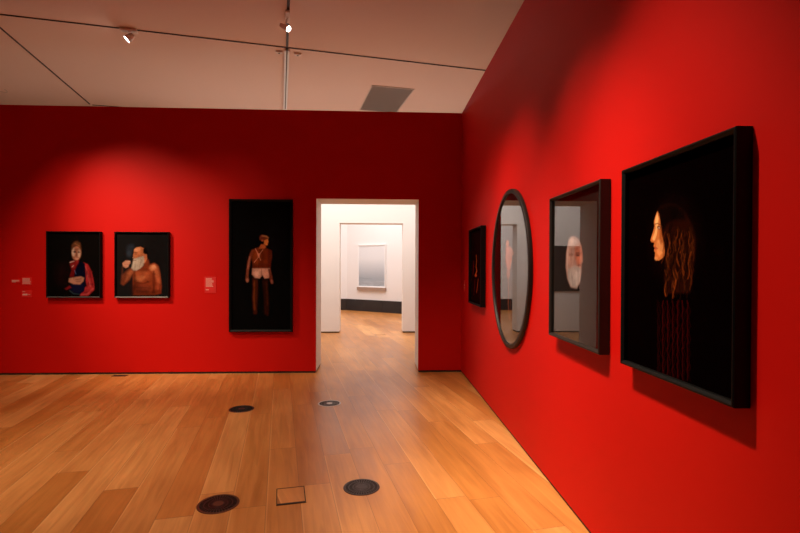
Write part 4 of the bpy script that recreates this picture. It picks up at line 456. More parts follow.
M_text = princ('pale_label_print', (.70, .33, .28), .6, noise=.03)

GA = rad(11.2)                       # the floor boards and ceiling grid run askew to the red walls
def floor_mat():
    m, nt, out = new_mat('oak_floorboards')
    N = nt.nodes.new; L = nt.links.new
    b = N('ShaderNodeBsdfPrincipled'); L(b.outputs[0], out.inputs[0])
    tc = N('ShaderNodeTexCoord')
    mp = N('ShaderNodeMapping'); mp.vector_type = 'POINT'; mp.inputs['Rotation'].default_value = (0, 0, -GA)
    L(tc.outputs['Object'], mp.inputs[0])
    sp = N('ShaderNodeSeparateXYZ'); L(mp.outputs[0], sp.inputs[0])
    def mth(op, a, b_=None, c=None):
        n = N('ShaderNodeMath'); n.operation = op
        for i, v in enumerate((a, b_, c)):
            if v is None: continue
            if isinstance(v, (int, float)): n.inputs[i].default_value = v
            else: L(v, n.inputs[i])
        return n.outputs[0]
    W, LEN = .225, 2.1
    u = mth('DIVIDE', mth('ADD', sp.outputs[0], 50.04), W)
    row = mth('FLOOR', u); fu = mth('FRACT', u)
    wn = N('ShaderNodeTexWhiteNoise'); wn.noise_dimensions = '1D'; L(row, wn.inputs['W'])
    v = mth('ADD', mth('DIVIDE', mth('ADD', sp.outputs[1], 50.), LEN), mth('MULTIPLY', wn.outputs[0], 7.3))
    cell = mth('FLOOR', v); fv = mth('FRACT', v)
    cb = N('ShaderNodeCombineXYZ'); L(row, cb.inputs[0]); L(cell, cb.inputs[1])
    wc = N('ShaderNodeTexWhiteNoise'); wc.noise_dimensions = '3D'; L(cb.outputs[0], wc.inputs['Vector'])
    # grain
    gs = N('ShaderNodeVectorMath'); gs.operation = 'MULTIPLY'; L(mp.outputs[0], gs.inputs[0]); gs.inputs[1].default_value = (26, 1.6, 1)
    go = N('ShaderNodeVectorMath'); go.operation = 'MULTIPLY_ADD'; L(wc.outputs['Color'], go.inputs[0]); go.inputs[1].default_value = (40, 40, 40); L(gs.outputs[0], go.inputs[2])
    gn = N('ShaderNodeTexNoise'); gn.inputs['Scale'].default_value = 1; gn.inputs['Detail'].default_value = 6; gn.inputs['Distortion'].default_value = .8
    L(go.outputs[0], gn.inputs['Vector'])
    cg = N('ShaderNodeVectorMath'); cg.operation = 'MULTIPLY_ADD'; L(wc.outputs['Color'], cg.inputs[0]); cg.inputs[1].default_value = (20, 20, 20)
    gs2 = N('ShaderNodeVectorMath'); gs2.operation = 'MULTIPLY'; L(mp.outputs[0], gs2.inputs[0]); gs2.inputs[1].default_value = (4, 1.1, 1); L(gs2.outputs[0], cg.inputs[2])
    gn2 = N('ShaderNodeTexNoise'); gn2.inputs['Scale'].default_value = 1; gn2.inputs['Detail'].default_value = 2; L(cg.outputs[0], gn2.inputs['Vector'])
    r = N('ShaderNodeValToRGB'); L(wc.outputs[0], r.inputs[0])
    el = r.color_ramp.elements
    el[0].position = 0; el[0].color = (.45, .172, .038, 1)
    el[1].position = 1; el[1].color = (.64, .305, .095, 1)
    for p, c in ((.3, (.50, .198, .048, 1)), (.6, (.54, .222, .058, 1)), (.85, (.58, .253, .072, 1))):
        e = el.new(p); e.color = c
    fac = mth('ADD', mth('MULTIPLY', gn.outputs[0], .5), mth('MULTIPLY', gn2.outputs[0], .5))
    g2 = mth('MULTIPLY_ADD', fac, 1.3, .37)
    mul = N('ShaderNodeMix'); mul.data_type = 'RGBA'; mul.blend_type = 'MULTIPLY'; mul.inputs[0].default_value = 1
    L(r.outputs[0], mul.inputs[6])
    cc = N('ShaderNodeCombineColor')
    L(g2, cc.inputs[0]); L(mth('POWER', g2, 1.25), cc.inputs[1]); L(mth('POWER', g2, 1.5), cc.inputs[2]); L(cc.outputs[0], mul.inputs[7])
    # sap streaks along some board edges, then the joints
    def edge(f, w):
        return mth('MINIMUM', mth('LESS_THAN', mth('MINIMUM', f, mth('SUBTRACT', 1, f)), w), 1)
    sap = mth('MULTIPLY', mth('LESS_THAN', fu, .05), mth('GREATER_THAN', wc.outputs[0], .45))
    mx = N('ShaderNodeMix'); mx.data_type = 'RGBA'; L(mth('MULTIPLY', sap, .40), mx.inputs[0]); L(mul.outputs[2], mx.inputs[6]); mx.inputs[7].default_value = (.82, .44, .16, 1)
    jt = mth('MAXIMUM', edge(fu, .007), edge(fv, .0011))
    mj = N('ShaderNodeMix'); mj.data_type = 'RGBA'; L(mth('MULTIPLY', jt, .55), mj.inputs[0]); L(mx.outputs[2], mj.inputs[6]); mj.inputs[7].default_value = (.10, .035, .012, 1)
    L(mj.outputs[2], b.inputs['Base Color'])
    rg = mth('MULTIPLY_ADD', gn.outputs[0], .16, mth('MULTIPLY_ADD', wc.outputs[0], .08, .24))
    L(rg, b.inputs['Roughness'])
    b.inputs['Specular IOR Level'].default_value = .5
    bp = N('ShaderNodeBump'); bp.inputs['Strength'].default_value = .25; bp.inputs['Distance'].default_value = .002
    cup = mth('POWER', mth('ABSOLUTE', mth('SUBTRACT', mth('MULTIPLY', fu, 2), 1)), 3)
    L(mth('SUBTRACT', mth('MULTIPLY_ADD', cup, .7, gn2.outputs[0]), jt), bp.inputs['Height']); L(bp.outputs[0], b.inputs['Normal'])
    return m
M_floor = floor_mat()

# ------------------------------------------------------------------ room shell
YB, XR, WH, ZC = 7.29, 1.268, 3.915, 5.2
def slab(name, x0, x1, y0, y1, z0, z1, mat):
    bm = bmesh.new(); box(bm, x0, x1, y0, y1, z0, z1); return struct(link(name, bm, mat))
slab('floor', -9, 7, -4, 20, -.1, 0, M_floor)
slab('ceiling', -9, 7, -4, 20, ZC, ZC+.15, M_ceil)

def wall_with_opening(name, x0, x1, y0, y1, h, ox0, ox1, oh, mats, z0=.03):
    """mats: front (towards -y), everything else"""
    bm = bmesh.new()
    for a, b_, c, d in ((x0, ox0, z0, h), (ox1, x1, z0, h), (ox0, ox1, oh, h)):
        box(bm, a, b_, y0, y1, c, d)
    bmesh.ops.remove_doubles(bm, verts=bm.verts, dist=1e-5)
    # drop the inner faces between the three blocks
    bm.normal_update()
    bad = [f for f in bm.faces if abs(f.normal.x) > .9 and f.calc_center_median().z > oh and (abs(f.calc_center_median().x-ox0) < 1e-4 or abs(f.calc_center_median().x-ox1) < 1e-4)]
    bmesh.ops.delete(bm, geom=bad, context='FACES')
    for f in bm.faces: f.material_index = 0 if f.normal.y < -.9 else 1
    return struct(link(name, bm, None, mats=mats))
wall_with_opening('wall_back', -8.9, XR, YB, 7.92, WH, -.912, .618, 2.605, [M_red, M_white])
wall_with_opening('wall_middle', -8.7, 3.5, 11.67, 12.07, WH+.2, -.905, .610, 2.632, [M_white, M_white])
slab('wall_right', XR, XR+.35, -4, 7.92, .03, WH, M_red)
slab('wall_left', -7.7, -7.5, -4, 7.29, .03, WH, M_red)
slab('wall_rear', -7.5, XR, -4, -3.8, .03, WH, M_red)
# dark recessed shadow gap along the foot of every partition
def gap(name, x0, x1, y0, y1, z1=.03): return slab(name, x0, x1, y0, y1, 0, z1, M_gap)
gap('baseboard_back_left', -8.9, -.922, YB+.012, 7.908)
gap('baseboard_back_right', .628, XR+.01, YB+.012, 7.908)
gap('baseboard_right', XR+.012, XR+.338, -4, 7.90)
gap('baseboard_left', -7.69, -7.512, -4, 7.28)
gap('baseboard_rear', -7.5, XR, -3.99, -3.812)
gap('baseboard_middle_left', -8.7, -.915, 11.682, 12.058)
gap('baseboard_middle_right', .620, 3.5, 11.682, 12.058)
# side walls of the middle gallery and the outer shell
slab('wall_middle_gallery_left', -8.9, -8.7, 7.92, 12.07, 0, WH+.2, M_white)
slab('wall_middle_gallery_right', 3.5, 3.7, 7.92, 12.07, 0, WH+.2, M_white)
slab('wall_outer_left', -9.15, -9, -4, 20, 0, ZC, M_white)
slab('wall_outer_right', 7, 7.15, -4, 20, 0, ZC, M_white)
slab('wall_outer_rear', -9, 7, -4.15, -4, 0, ZC, M_white)
# far gallery: one wall seen square on at the left, the main one turned towards the door
FP = Vector((-1.10, 17.73, 0)); FD = Vector((.8076, -.5897, 0)); FN = Vector((-.5897, -.8076, 0))
def far_wall(name, a, b_, z0, z1, off, mat):
    bm = bmesh.new()
    ang = math.atan2((b_-a).y, (b_-a).x); M = Matrix.Translation(a) @ Matrix.Rotation(ang, 4, 'Z')
    box(bm, 0, (b_-a).length, -off, .2, z0, z1, M=M)
    return struct(link(name, bm, mat))
PE = FP + FD*5.6
far_wall('wall_far', FP, PE, 0, ZC, 0, M_white2)
far_wall('wall_far_left', Vector((-5, 17.73, 0)), FP, 0, ZC, 0, M_white2)
far_wall('wall_far_side', Vector((-5, 12.07, 0)), Vector((-5, 17.93, 0)), 0, ZC, 0, M_white2)
bm = bmesh.new()   # stone skirting with joints
ang = math.atan2(FD.y, FD.x); M = Matrix.Translation(FP) @ Matrix.Rotation(ang, 4, 'Z')
for i in range(7): box(bm, i*.8+.003-.02*(i == 0), i*.8+.797, -.035, -.001, 0, .41, bevel=.004, M=M)
struct(link('baseboard_far', bm, M_stone))
bm = bmesh.new()
for i in range(5): box(bm, -5+i*.776+.003, -5+(i+1)*.776-.003, 17.695, 17.729, 0, .41, bevel=.004)
struct(link('baseboard_far_left', bm, M_stone))

# ------------------------------------------------------------------ prints
def vnoise(X, Y, s, seed):
    rs = np.random.RandomState(seed); G = rs.rand(64, 64)
    x = X*s+20; y = Y*s+20; xi = np.floor(x).astype(int); yi = np.floor(y).astype(int); fx = x-xi; fy = y-yi
    fx = fx*fx*(3-2*fx); fy = fy*fy*(3-2*fy)
    g = lambda a, b_: G[a % 64, b_ % 64]
    return (g(xi, yi)*(1-fx)+g(xi+1, yi)*fx)*(1-fy)+(g(xi, yi+1)*(1-fx)+g(xi+1, yi+1)*fx)*fy

def seg_dist(X, Y, P, closed):
    D = np.full(X.shape, 1e9); n = len(P)
    for i in range(n if closed else n-1):
        ax, ay = P[i]; bx, by = P[(i+1) % n]; dx, dy = bx-ax, by-ay; q = dx*dx+dy*dy+1e-12
        t = np.clip(((X-ax)*dx+(Y-ay)*dy)/q, 0, 1); D = np.minimum(D, np.hypot(X-ax-t*dx, Y-ay-t*dy))
    return D
def inside(X, Y, P):
    r = np.zeros(X.shape, bool); n = len(P)
    for i in range(n):
        ax, ay = P[i]; bx, by = P[(i+1) % n]
        if ay == by: continue
        c = ((ay > Y) != (by > Y)) & (X < (bx-ax)*(Y-ay)/(by-ay)+ax); r ^= c
    return r

def paint(shapes, w, h, bg, n=.005, gain=1.0):
    nx, nz = int(w/n)+1, int(h/n)+1
    X, Y = np.meshgrid(np.linspace(-w/2, w/2, nx), np.linspace(-h/2, h/2, nz))
    C = np.zeros(X.shape+(3,)); C[:] = bg
    for kind, P, wd, col, bl, al in shapes:
        pad = bl+wd+.005
        xs = [p[0] for p in P]; ys = [p[1] for p in P]
        m = (X > min(xs)-pad) & (X < max(xs)+pad) & (Y > min(ys)-pad) & (Y < max(ys)+pad)
        if not m.any(): continue
        x, y = X[m], Y[m]
        if kind == 'p':
            d = seg_dist(x, y, P, True); d = np.where(inside(x, y, P), -d, d)
        else: d = seg_dist(x, y, P, False)-wd/2
        t = np.clip(.5-d/(bl+1e-4)*.5, 0, 1); t = t*t*(3-2*t)*al
        tex = .62+.5*vnoise(x, y, 18, 3)+.24*vnoise(x, y, 80, 4)
        C[m] = C[m]*(1-t[:, None])+np.array(col)*tex[:, None]*gain*t[:, None]
    return X, Y, C

def print_mesh(name, parent, X, Y, C, depth, oval=None):
    nz, nx = X.shape
    v = np.stack([X.ravel(), np.full(X.size, -depth), Y.ravel()], 1)
    idx = np.arange(X.size).reshape(nz, nx)
    q = np.stack([idx[:-1, :-1], idx[:-1, 1:], idx[1:, 1:], idx[1:, :-1]], -1).reshape(-1, 4)
    if oval:
        cx = v[q][:, :, 0].mean(1)/oval[0]; cz = v[q][:, :, 2].mean(1)/oval[1]
        q = q[cx*cx+cz*cz < 1]
        used = np.unique(q); re = -np.ones(X.size, int); re[used] = np.arange(len(used)); q = re[q]; v = v[used]; cols = C.reshape(-1, 3)[used]
    else: cols = C.reshape(-1, 3)
    me = bpy.data.meshes.new(name); me.from_pydata(v.tolist(), [], q.tolist()); me.update()
    at = me.color_attributes.new('print', 'FLOAT_COLOR', 'POINT')
    at.data.foreach_set('color', np.concatenate([np.clip(cols, 0, 1), np.ones((len(cols), 1))], 1).astype(np.float32).ravel())
    me.materials.append(M_print)
    o = bpy.data.objects.new(name, me); COL.objects.link(o); o.parent = parent; return o

DEP = .064
def frame_profile(fw, dep):
    # (inset from the outer edge, depth off the wall)
    return [(0, .003), (0, dep-.004), (.004, dep), (.009, dep), (fw, dep-.011), (fw, .014), (fw+.004, .014), (fw+.004, .003)]
def rect_molding(name, w, h, fw, dep, mat, parent, lower=None):
    bm = bmesh.new(); pr = frame_profile(fw, dep); rows = []
    for sx, sz in ((-1, -1), (1, -1), (1, 1), (-1, 1)):
        rows.append([bm.verts.new((sx*(w/2-i), -d, sz*(h/2-i))) for i, d in pr])
    k = len(pr)
    for a in range(4):
        for j in range(k):
            f = bm.faces.new((rows[a][j], rows[(a+1) % 4][j], rows[(a+1) % 4][(j+1) % k], rows[a][(j+1) % k]))
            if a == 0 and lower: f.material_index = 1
    bmesh.ops.recalc_face_normals(bm, faces=bm.faces)
    return link(name, bm, None, parent, mats=[mat]+([lower] if lower else []))

def framed(label, loc, rz, w, h, key, mat, bg, fw=.019, dep=DEP, lower=None, gain=.62, n=.005, glass=True, tilt=0, group='framed photographs', custom=None):
    t = thing('framed_photograph', label, 'framed photograph', loc, rz, group)
    rect_molding('frame', w, h, fw, dep, mat, t, lower)
    X, Y, C = custom or paint(ART[key], w-2*fw+.004, h-2*fw+.004, bg, n, gain)
    print_mesh('print', t, X, Y, C, min(.035, dep-.025))
    bm = bmesh.new(); box(bm, -w/2+fw-.001, w/2-fw+.001, -dep+.018, -dep+.0205, -h/2+fw-.001, h/2-fw+.001)
    link('glass_pane', bm, M_glass if key in ('face', None) else M_museum, t)
    bm = bmesh.new(); box(bm, -w/2+fw+.003, w/2-fw-.003, -.022, -.004, -h/2+fw+.003, h/2-fw-.003)
    link('backing_board', bm, M_gap, t)
    return t

RW = -math.pi/2
framed('black framed portrait of a youth in red shirt and apron, left of the bearded man', (-4.397, YB, 1.607), 0, .763, .962, 'boy', M_frame, (.0035, .0025, .002), n=.004, lower=M_lowergrey)
framed('black framed portrait of a bare-chested white-bearded man holding a cigarette', (-3.43, YB, 1.607), 0, .775, .962, 'beard', M_frame, (.008, .007, .007), n=.004, lower=M_lowerpale)
framed('tall narrow black framed photograph of a standing figure seen from behind', (-1.717, YB, 1.602), 0, .925, 1.955, 'back', M_frame, (.0035, .003, .003), fw=.032, gain=.95)
framed('large black framed profile of a long-haired person, nearest the camera', (XR, 1.967, 1.600), RW, .767, .955, 'profile', M_frame, (.0016, .0004, .0004), n=.003, gain=.92)
framed('dark brown framed bearded face floating in darkness, between the oval and the profile portrait', (XR, 2.97, 1.600), RW, .776, .957, 'face', M_framebrown, (.012, .008, .007), n=.004)
framed('small-looking dark frame with a glowing red figure, nearest the corner on right wall', (XR, 5.995, 1.602), RW, .757, .96, 'red', M_frame, (.012, .0025, .003))

# oval frame
t = thing('oval_framed_photograph', 'large oval dark-framed photograph with reflective glass on the right wall', 'framed photograph', (XR, 4.543, 1.58), RW, 'framed photographs')
A, B = .652, .751
OD = .036
bm = bmesh.new(); pr = [(0, .003), (0, OD-.010), (.004, OD-.003), (.012, OD), (.038, OD-.001), (.041, OD-.004), (.044, OD-.012), (.044, .014), (.050, .014), (.050, .003)]
n = 96; rows = []
for i in range(n):
    q = 2*math.pi*i/n; rows.append([bm.verts.new(((A-s)*math.cos(q), -d, (B-s)*math.sin(q))) for s, d in pr])
for i in range(n):
    for j in range(len(pr)):
        bm.faces.new((rows[i][j], rows[(i+1) % n][j], rows[(i+1) % n][(j+1) % len(pr)], rows[i][(j+1) % len(pr)]))
bmesh.ops.recalc_face_normals(bm, faces=bm.faces)
o = link('frame', bm, M_framebrown, t, smooth=True)
o.modifiers.new('edges', 'EDGE_SPLIT').split_angle = rad(35)
X, Y, C = paint(ART['oval'], 2*(A-.044), 2*(B-.044), (.012, .006, .006), .0055, .6)
print_mesh('print', t, X, Y, C, .017, oval=(A-.043, B-.043))
def disc(name, a, b_, y0, y1, mat, parent):
    bm = bmesh.new(); R = [[bm.verts.new((a*math.cos(2*math.pi*i/96), -y, b_*math.sin(2*math.pi*i/96))) for i in range(96)] for y in (y0, y1)]
    bm.faces.new(R[0]); bm.faces.new(R[1][::-1])
    for i in range(96): bm.faces.new((R[0][i], R[1][i], R[1][(i+1) % 96], R[0][(i+1) % 96]))
    bmesh.ops.recalc_face_normals(bm, faces=bm.faces)
    return link(name, bm, mat, parent)
disc('glass_pane', A-.0445, B-.0445, .020, .0225, M_glass, t)
disc('backing_board', A-.051, B-.051, .004, .013, M_gap, t)

# pale seascape in the far gallery
def seascape(w, h):
    X, Y = np.meshgrid(np.linspace(-w/2, w/2, 90), np.linspace(-h/2, h/2, 110))
    v = (Y+h/2)/h
    top = np.array([.80, .82, .84]); low = np.array([.40, .46, .52]); sea = np.array([.50, .54, .58])
    k = np.clip((v-.18)/.5, 0, 1)[..., None]; C = low*(1-k)+top*k
    ripple = vnoise(X*.25, Y, 26, 9); s = np.clip((.16-v)/.05, 0, 1)*.5
    C = C*(1-s[..., None])+(sea*(.75+.4*ripple[..., None]))*s[..., None]
    wake = np.exp(-((v-.19-.01*np.sin(X*9))/.006)**2)*(X < 0)*.12
    return X, Y, np.clip(C-wake[..., None], 0, 1)
fc = FP + FD*1.127
t = framed('pale framed seascape hanging on the white wall of the far gallery', (fc.x, fc.y, 1.605), math.atan2(FD.y, FD.x), 1.22, 1.50, None, M_framepale, None, fw=.045, dep=.05, custom=seascape(1.134, 1.414), group='framed photographs')
bm = bmesh.new(); box(bm, -.62, .62, -.075, -.002, -.862, -.752, bevel=.004)  # brown strip along the foot of the pale frame
o = link('lower_strip', bm, M_lowerstrip, t)
# dark rocky landscape on the middle gallery's far wall, seen in the glass of the right-hand frames
def landscape(w, h):
    X, Y = np.meshgrid(np.linspace(-w/2, w/2, 140), np.linspace(-h/2, h/2, 90)); v = (Y+h/2)/h
    g = .05+.10*vnoise(X, Y, 7, 5)+.08*vnoise(X, Y, 22, 6)
    fog = np.exp(-((v-.55)/.10)**2)*.22*vnoise(X, Y*.5, 9, 8)
    stream = np.exp(-((v-.30-.12*np.sin(X*4))/.05)**2)*.4
    g = (g*np.where(v > .6, .6, 1)+fog+stream)*2.8
    return X, Y, np.stack([g, g*.97, g*.95], -1)
framed('dark rocky landscape photograph on the middle gallery wall, left of the second doorway', (-2.35, 11.67, 1.56), 0, 1.75, 1.10, None, M_frame, None, fw=.02, dep=.04, custom=landscape(1.714, 1.064))

# ------------------------------------------------------------------ wall labels
def wall_label(label, loc, rz, w, h, lines, card=True):
    t = thing('wall_label', label, 'wall label', loc, rz, 'exhibition labels')
    bm = bmesh.new(); box(bm, -w/2, w/2, -.006, 0, -h/2, h/2, bevel=.001)
    link('card', bm, M_label, t)
    bm = bmesh.new()
    for x0, x1, z, th in lines: box(bm, x0, x1, -.0068, -.0062, z-th/2, z+th/2)
    link('caption_lines', bm, M_text, t)
    return t
random.seed(2)
def block(x0, x1, z0, z1, n, ragged=.25):
    d = (z1-z0)/n
    return [(x0, x1-(x1-x0)*random.random()*ragged, z1-(i+.5)*d, d*.55) for i in range(n)]
wall_label('red label card between the bearded man and the tall figure photograph', (-2.465, YB, 1.315), 0, .165, .235,
           block(-.065, .050, -.03, .10, 8)+[(-.065, -.02, -.072, .012)])
wall_label('narrow red label with one line of pale text, leftmost on back wall', (-5.24, YB, 1.366), 0, .13, .05, [(-.05, .05, .004, .020), (-.05, .0, -.014, .008)])
wall_label('red label with a block of pale text, left of the youth portrait', (-5.083, YB, 1.366), 0, .14, .11, block(-.062, .062, -.045, .045, 6))
wall_label('small red label below the block-of-text label, left of the youth portrait', (-5.085, YB, 1.18), 0, .14, .10, [(-.06, .01, -.01, .022), (-.06, -.02, .032, .008), (.02, .05, -.01, .008)])
wall_label('tiny red label on the right wall close to the corner', (XR, 6.98, 1.32), RW, .12, .16, [(-.04, .04, .01, .02), (-.04, .02, -.03, .012)])

# ------------------------------------------------------------------ floor fittings
def floor_grille(label, x, y, r, mat, rimmat):
    t = thing('floor_grille', label, 'floor grille', (x, y, 0), GA, 'round floor grilles')
    bm = bmesh.new(); ring(bm, [(r, .0005), (r-.002, .0035), (r-.016, .0040), (r-.018, .0005)]); link('rim', bm, rimmat, t)
    bm = bmesh.new(); cyl(bm, r-.017, r-.017, (0, 0, .0003), (0, 0, .0010), 48); link('recess', bm, M_pit, t)
    bm = bmesh.new()
    k = 36
    for i in range(k):
        a = 2*math.pi*i/k; M = Matrix.Rotation(a, 4, 'Z')
        box(bm, .034, r-.017, -.0030, .0030, .0010, .0036, M=M)
    for q in (.062, .092): ring(bm, [(q-.003, .0010), (q-.003, .0037), (q+.003, .0037), (q+.003, .0010)])
    link('radial_bars', bm, mat, t)
    bm = bmesh.new(); cyl(bm, .036, .033, (0, 0, .0010), (0, 0, .0042), 32); link('hub', bm, rimmat, t)
M_rimwood = princ('reddish_bronze_rim', (.12, .050, .028), .45, metal=.4, noise=.1)
floor_grille('round dark floor grille at lower left, left of the square floor box', -1.062, 3.295, .137, M_metal, M_rimwood)
floor_grille('round dark floor grille right of the square floor box', -.11, 3.506, .132, M_metal, M_metal)
floor_grille('round dark floor grille below the tall figure photograph', -1.511, 5.479, .137, M_pit, M_metal)
floor_grille('round floor grille with reflection-pale rim in front of the doorway', -.552, 5.663, .134, M_metal, M_reflrim)
t = thing('floor_box', 'square wood-topped floor box with dark edges between two round grilles', 'floor box', (-.598, 3.40, 0), GA)
bm = bmesh.new(); box(bm, -.092, .092, -.112, .112, .0006, .0024); link('lid', bm, M_floor, t)
bm = bmesh.new()
box(bm, -.098, -.092, -.132, .118, .0002, .0040); box(bm, .092, .098, -.132, .118, .0002, .0040)
box(bm, -.092, .092, .112, .118, .0002, .0040); box(bm, -.092, .092, -.132, -.112, .0002, .0040); link('surround', bm, M_gasket, t)
def flush_plate(label, x, y, w, d, rz, mat):
    t = thing('floor_socket', label, 'floor socket', (x, y, 0), rz)
    bm = bmesh.new(); box(bm, -w/2, w/2, -d/2, d/2, .0003, .004, bevel=.001); link('cover', bm, mat, t)
    bm = bmesh.new(); box(bm, -w/2+.02, w/2-.02, -d/2+.02, -d/2+.028, .0041, .0046); link('finger_slot', bm, M_pit, t)
flush_plate('small dark floor socket at the foot of the red wall under the two portraits', -3.72, 7.19, .20, .09, 0, M_metal)
flush_plate('small floor socket cover in the middle gallery before the second doorway', .07, 11.33, .26, .12, GA, M_floor)

# ------------------------------------------------------------------ ceiling
tdir = Vector((-math.sin(GA), math.cos(GA), 0)); sdir = Vector((math.cos(GA), math.sin(GA), 0))
def track(label, p0, p1, w, pale_from=None, group='ceiling lighting tracks', lips=False):
    p0, p1 = Vector(p0), Vector(p1); L = (p1-p0).length; a = math.atan2((p1-p0).y, (p1-p0).x)
    t = thing('lighting_track', label, 'lighting track', (p0.x, p0.y, ZC), a, group)
    bm = bmesh.new(); box(bm, 0, L, -w/2, w/2, -.012, -.0005); link('slot', bm, M_slot, t)
    if lips: bm = bmesh.new()
    for s in (-1, 1) if lips else (): box(bm, 0, L, s*w/2-.004 if s < 0 else w/2, s*w/2 if s < 0 else w/2+.004, -.016, -.0005)
    if lips: link('lip', bm, M_ceil, t)
    if pale_from is not None:
        bm = bmesh.new(); box(bm, pale_from+.02, L-.02, -.040, -.009, -.045, -.0165, bevel=.003); box(bm, pale_from+.02, L-.02, .009, .040, -.045, -.0165, bevel=.003)
        link('pale_rail', bm, M_white2, t)
    return t
A0, A1 = Vector((-8.9, 6.505, 0)), Vector((6.9, 9.90, 0))
def meet(p):                      # where a cross track through p meets the long one
    d = A1-A0; q = p-A0; s = (q.x*tdir.y-q.y*tdir.x)/(d.x*tdir.y-d.y*tdir.x); return A0+d*s
track('long thin ceiling track crossing the ceiling from left to right', A0, A1, .022)
Bm = meet(Vector((-5.72, 7.65, 0))); Cm = meet(Vector((-1.503, 8.125, 0)))
track('thin ceiling track at the far left edge, on the near side of the long track', Bm-tdir*11, Bm-tdir*.03, .022)
track('thin ceiling track slanting down to the left end of the red wall top', Bm+tdir*.03, Vector((-6.423, 11.166, 0)), .022)
track('near ceiling track carrying the lit spotlight above the doorway', Cm-tdir*11.2, Cm-tdir*.03, .04, lips=True)
track('pale-railed ceiling track running on from the junction behind the spotlight', Cm+tdir*.03, Cm+tdir*3.2, .045, .0, lips=True)
track('faint far ceiling track just above the red wall at left', Vector((-6.40, 11.22, 0)), Vector((-2.2, 12.03, 0)), .012)

t = thing('ceiling_vent', 'grey slatted rectangular air vent in the ceiling above the doorway', 'ceiling vent', (.158, 10.53, ZC), GA)
bm = bmesh.new(); W2, D2 = .44, .78
for x0, x1, y0, y1 in ((-W2, W2, -D2, -D2+.02), (-W2, W2, D2-.02, D2), (-W2, -W2+.02, -D2+.02, D2-.02), (W2-.02, W2, -D2+.02, D2-.02)): box(bm, x0, x1, y0, y1, -.014, -.0005)
link('vent_frame', bm, M_louvre, t)
bm = bmesh.new(); box(bm, -W2+.02, W2-.02, -D2+.02, D2-.02, -.004, -.0006); link('backing', bm, M_slot, t)
bm = bmesh.new()
for i in range(38):
    y = -D2+.04+i*.04
    if y > D2-.03: break
    box(bm, -W2+.02, W2-.02, -.017, .017, -.0008, .0008, M=Matrix.Translation((0, y, -.012)) @ Matrix.Rotation(rad(12), 4, 'X'))
link('slats', bm, M_louvre, t)

def spotlight(label, top, head, aim, r, L, power, mat, spot=70, canopy=(.10, .045)):
    t = thing('spotlight', label, 'spotlight', top, GA, 'ceiling spotlights')
    M = t.matrix_basis.inverted() if False else (Matrix.Translation(top) @ Matrix.Rotation(GA, 4, 'Z')).inverted()
    h = M @ Vector(head); a = (Matrix.Rotation(-GA, 3, 'Z') @ Vector(aim)).normalized()
    bm = bmesh.new(); box(bm, -canopy[1], canopy[1], -canopy[0], canopy[0], -.035, 0, bevel=.004); link('adaptor', bm, mat, t)
    bm = bmesh.new(); cyl(bm, .010, .010, (0, 0, -.03), h - a*L*.5, 12); link('stem', bm, mat, t)
    bm = bmesh.new()
    back, front = h - a*L, h
    cyl(bm, r*.72, r*.80, back, back+a*L*.25, 28); cyl(bm, r*.86, r, back+a*L*.22, front-a*.004, 28)
    R1 = cyl(bm, r, r, front-a*.004, front+a*.004, 28, caps=False)
    link('lamp_housing', bm, mat, t)
    bm = bmesh.new(); cyl(bm, r*.90, r*.90, front-a*.0035, front+a*.001, 28); link('lamp_glass', bm, M_lamp, t)
    ld = bpy.data.lights.new('spot_beam', 'SPOT'); ld.energy = power; ld.color = WARM; ld.spot_size = rad(spot); ld.spot_blend = .9; ld.shadow_soft_size = .03
    lo = bpy.data.objects.new('spot_beam', ld); COL.objects.link(lo)
    lo.location = Vector(head)+Vector(aim).normalized()*.02; lo.rotation_euler = Vector(aim).to_track_quat('-Z', 'Y').to_euler()
    return t
WARM = (1, .80, .60)
spotlight('lit ceiling spotlight on the track above the doorway', (-1.295, 7.04, ZC-.018), (-1.255, 6.90, 4.925), (.72, -.42, -.50), .040, .16, 40, M_fix, canopy=(.16, .03))
spotlight('small lit spotlight hanging under the thin cross track at upper left', (-3.79, 7.60, ZC-.012), (-3.81, 7.58, ZC-.17), (-.62, -.22, -.62), .055, .12, 30, M_fix, canopy=(.05, .12))
def fitting(label, x, y):
    t = thing('ceiling_sensor', label, 'ceiling sensor', (x, y, ZC), GA, 'small ceiling sensors')
    bm = bmesh.new(); box(bm, -.055, .055, -.04, .04, -.03, 0, bevel=.006); link('body', bm, M_fix, t)
    bm = bmesh.new(); cyl(bm, .014, .012, (0, -.0, -.03), (0, 0, -.038), 16); link('lens', bm, M_slot, t)
fitting('small pale ceiling sensor left of the track junction', -1.66, 8.26)
fitting('small pale ceiling sensor right of the track junction', -1.36, 8.33)
t = thing('cable_hook', 'faint thin wire loop on the ceiling at far left above the wall', 'wire hook', (-7.75, 10.35, ZC))
bm = bmesh.new(); prev = None
for i in range(11):
    q = math.pi*(.1+1.1*i/10); p = Vector((.12*math.cos(q), .26*math.sin(q)-.1, -.006))
    if prev is not None: cyl(bm, .006, .006, prev, p, 6)
    prev = p
link('wire', bm, M_louvre, t)

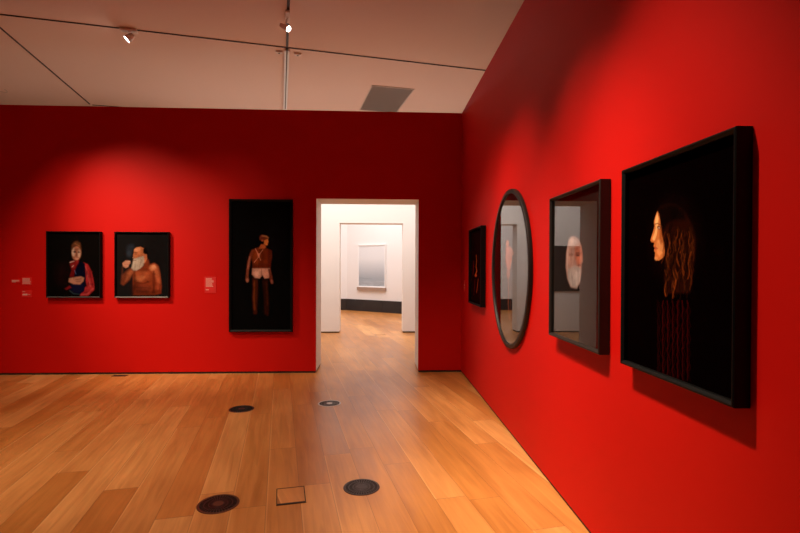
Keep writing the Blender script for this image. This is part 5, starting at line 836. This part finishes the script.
# ------------------------------------------------------------------ light
def spot(loc, target, power, size, blend=.8, col=WARM, soft=.03):
    ld = bpy.data.lights.new('track_or_fill_beam', 'SPOT'); ld.energy = power; ld.color = col
    ld.spot_size = rad(size); ld.spot_blend = blend; ld.shadow_soft_size = soft
    o = bpy.data.objects.new('track_or_fill_beam', ld); COL.objects.link(o); o.location = loc
    o.rotation_euler = (Vector(target)-Vector(loc)).to_track_quat('-Z', 'Y').to_euler()
def area(loc, sx, sy, power, col, rot=(0, 0, 0)):
    ld = bpy.data.lights.new('gallery_panel', 'AREA'); ld.shape = 'RECTANGLE'; ld.size = sx; ld.size_y = sy; ld.energy = power; ld.color = col
    o = bpy.data.objects.new('gallery_panel', ld); COL.objects.link(o); o.location = loc; o.rotation_euler = rot
# back wall
spot((-4.35, 4.82, 4.85), (-4.05, YB, 1.35), 370, 48, 1)
spot((-5.20, 4.72, 4.85), (-3.05, YB, 1.40), 860, 44, 1)
spot((-1.95, 4.15, 4.85), (-2.5, YB, 1.5), 170, 44, 1)
# right wall
spot((-.48, 2.25, 4.85), (XR, 2.15, .35), 800, 47, 1)
spot((-.60, 2.78, 4.85), (XR, 3.05, .4), 800, 46, 1)
spot((-.95, 4.35, 4.85), (XR, 4.40, .7), 740, 48, 1)
spot((-.80, 3.9, 4.85), (XR, 5.7, .9), 420, 42, 1)
# unseen fill spots added to brighten the open floor
spot((-3.4, 2.2, 4.9), (-4.2, 4.8, 0), 560, 80, 1)
spot((-.9, 1.8, 4.9), (-1.1, 4.2, 0), 470, 72, 1)
# neighbouring galleries
CREAM = (1, .93, .88)
area((-1.1, 9.7, 3.95), 7, 1.2, 172, CREAM, (rad(28), 0, 0))
area((-1.0, 14.6, 4.9), 4.5, 3.2, 225, (1, .98, .98))
area((4.3, 3.0, 3.9), 2.5, 9, 12, CREAM)

w = bpy.data.worlds.new('World'); S.world = w; w.use_nodes = True
w.node_tree.nodes['Background'].inputs[0].default_value = (.02, .015, .012, 1)

# ------------------------------------------------------------------ camera
cd = bpy.data.cameras.new('Camera'); cam = bpy.data.objects.new('Camera', cd); COL.objects.link(cam); S.camera = cam
cd.sensor_width = 36; cd.sensor_fit = 'HORIZONTAL'; cd.lens = 485*36/800; cd.shift_y = 4.0/800; cd.clip_start = .05
cam.location = (0, 0, 1.6)
cam.matrix_world = Matrix.Translation((0, 0, 1.6)) @ Matrix.Rotation(rad(-2.67), 4, 'Z') @ Matrix.Rotation(rad(90-.5), 4, 'X') @ Matrix.Rotation(rad(.2), 4, 'Z')
S.view_settings.view_transform = 'Standard'; S.view_settings.look = 'None'; S.view_settings.gamma = 1; S.view_settings.exposure = 0
S.cycles.use_denoising = True; S.cycles.max_bounces = 10; S.cycles.diffuse_bounces = 5; S.cycles.sample_clamp_indirect = 6
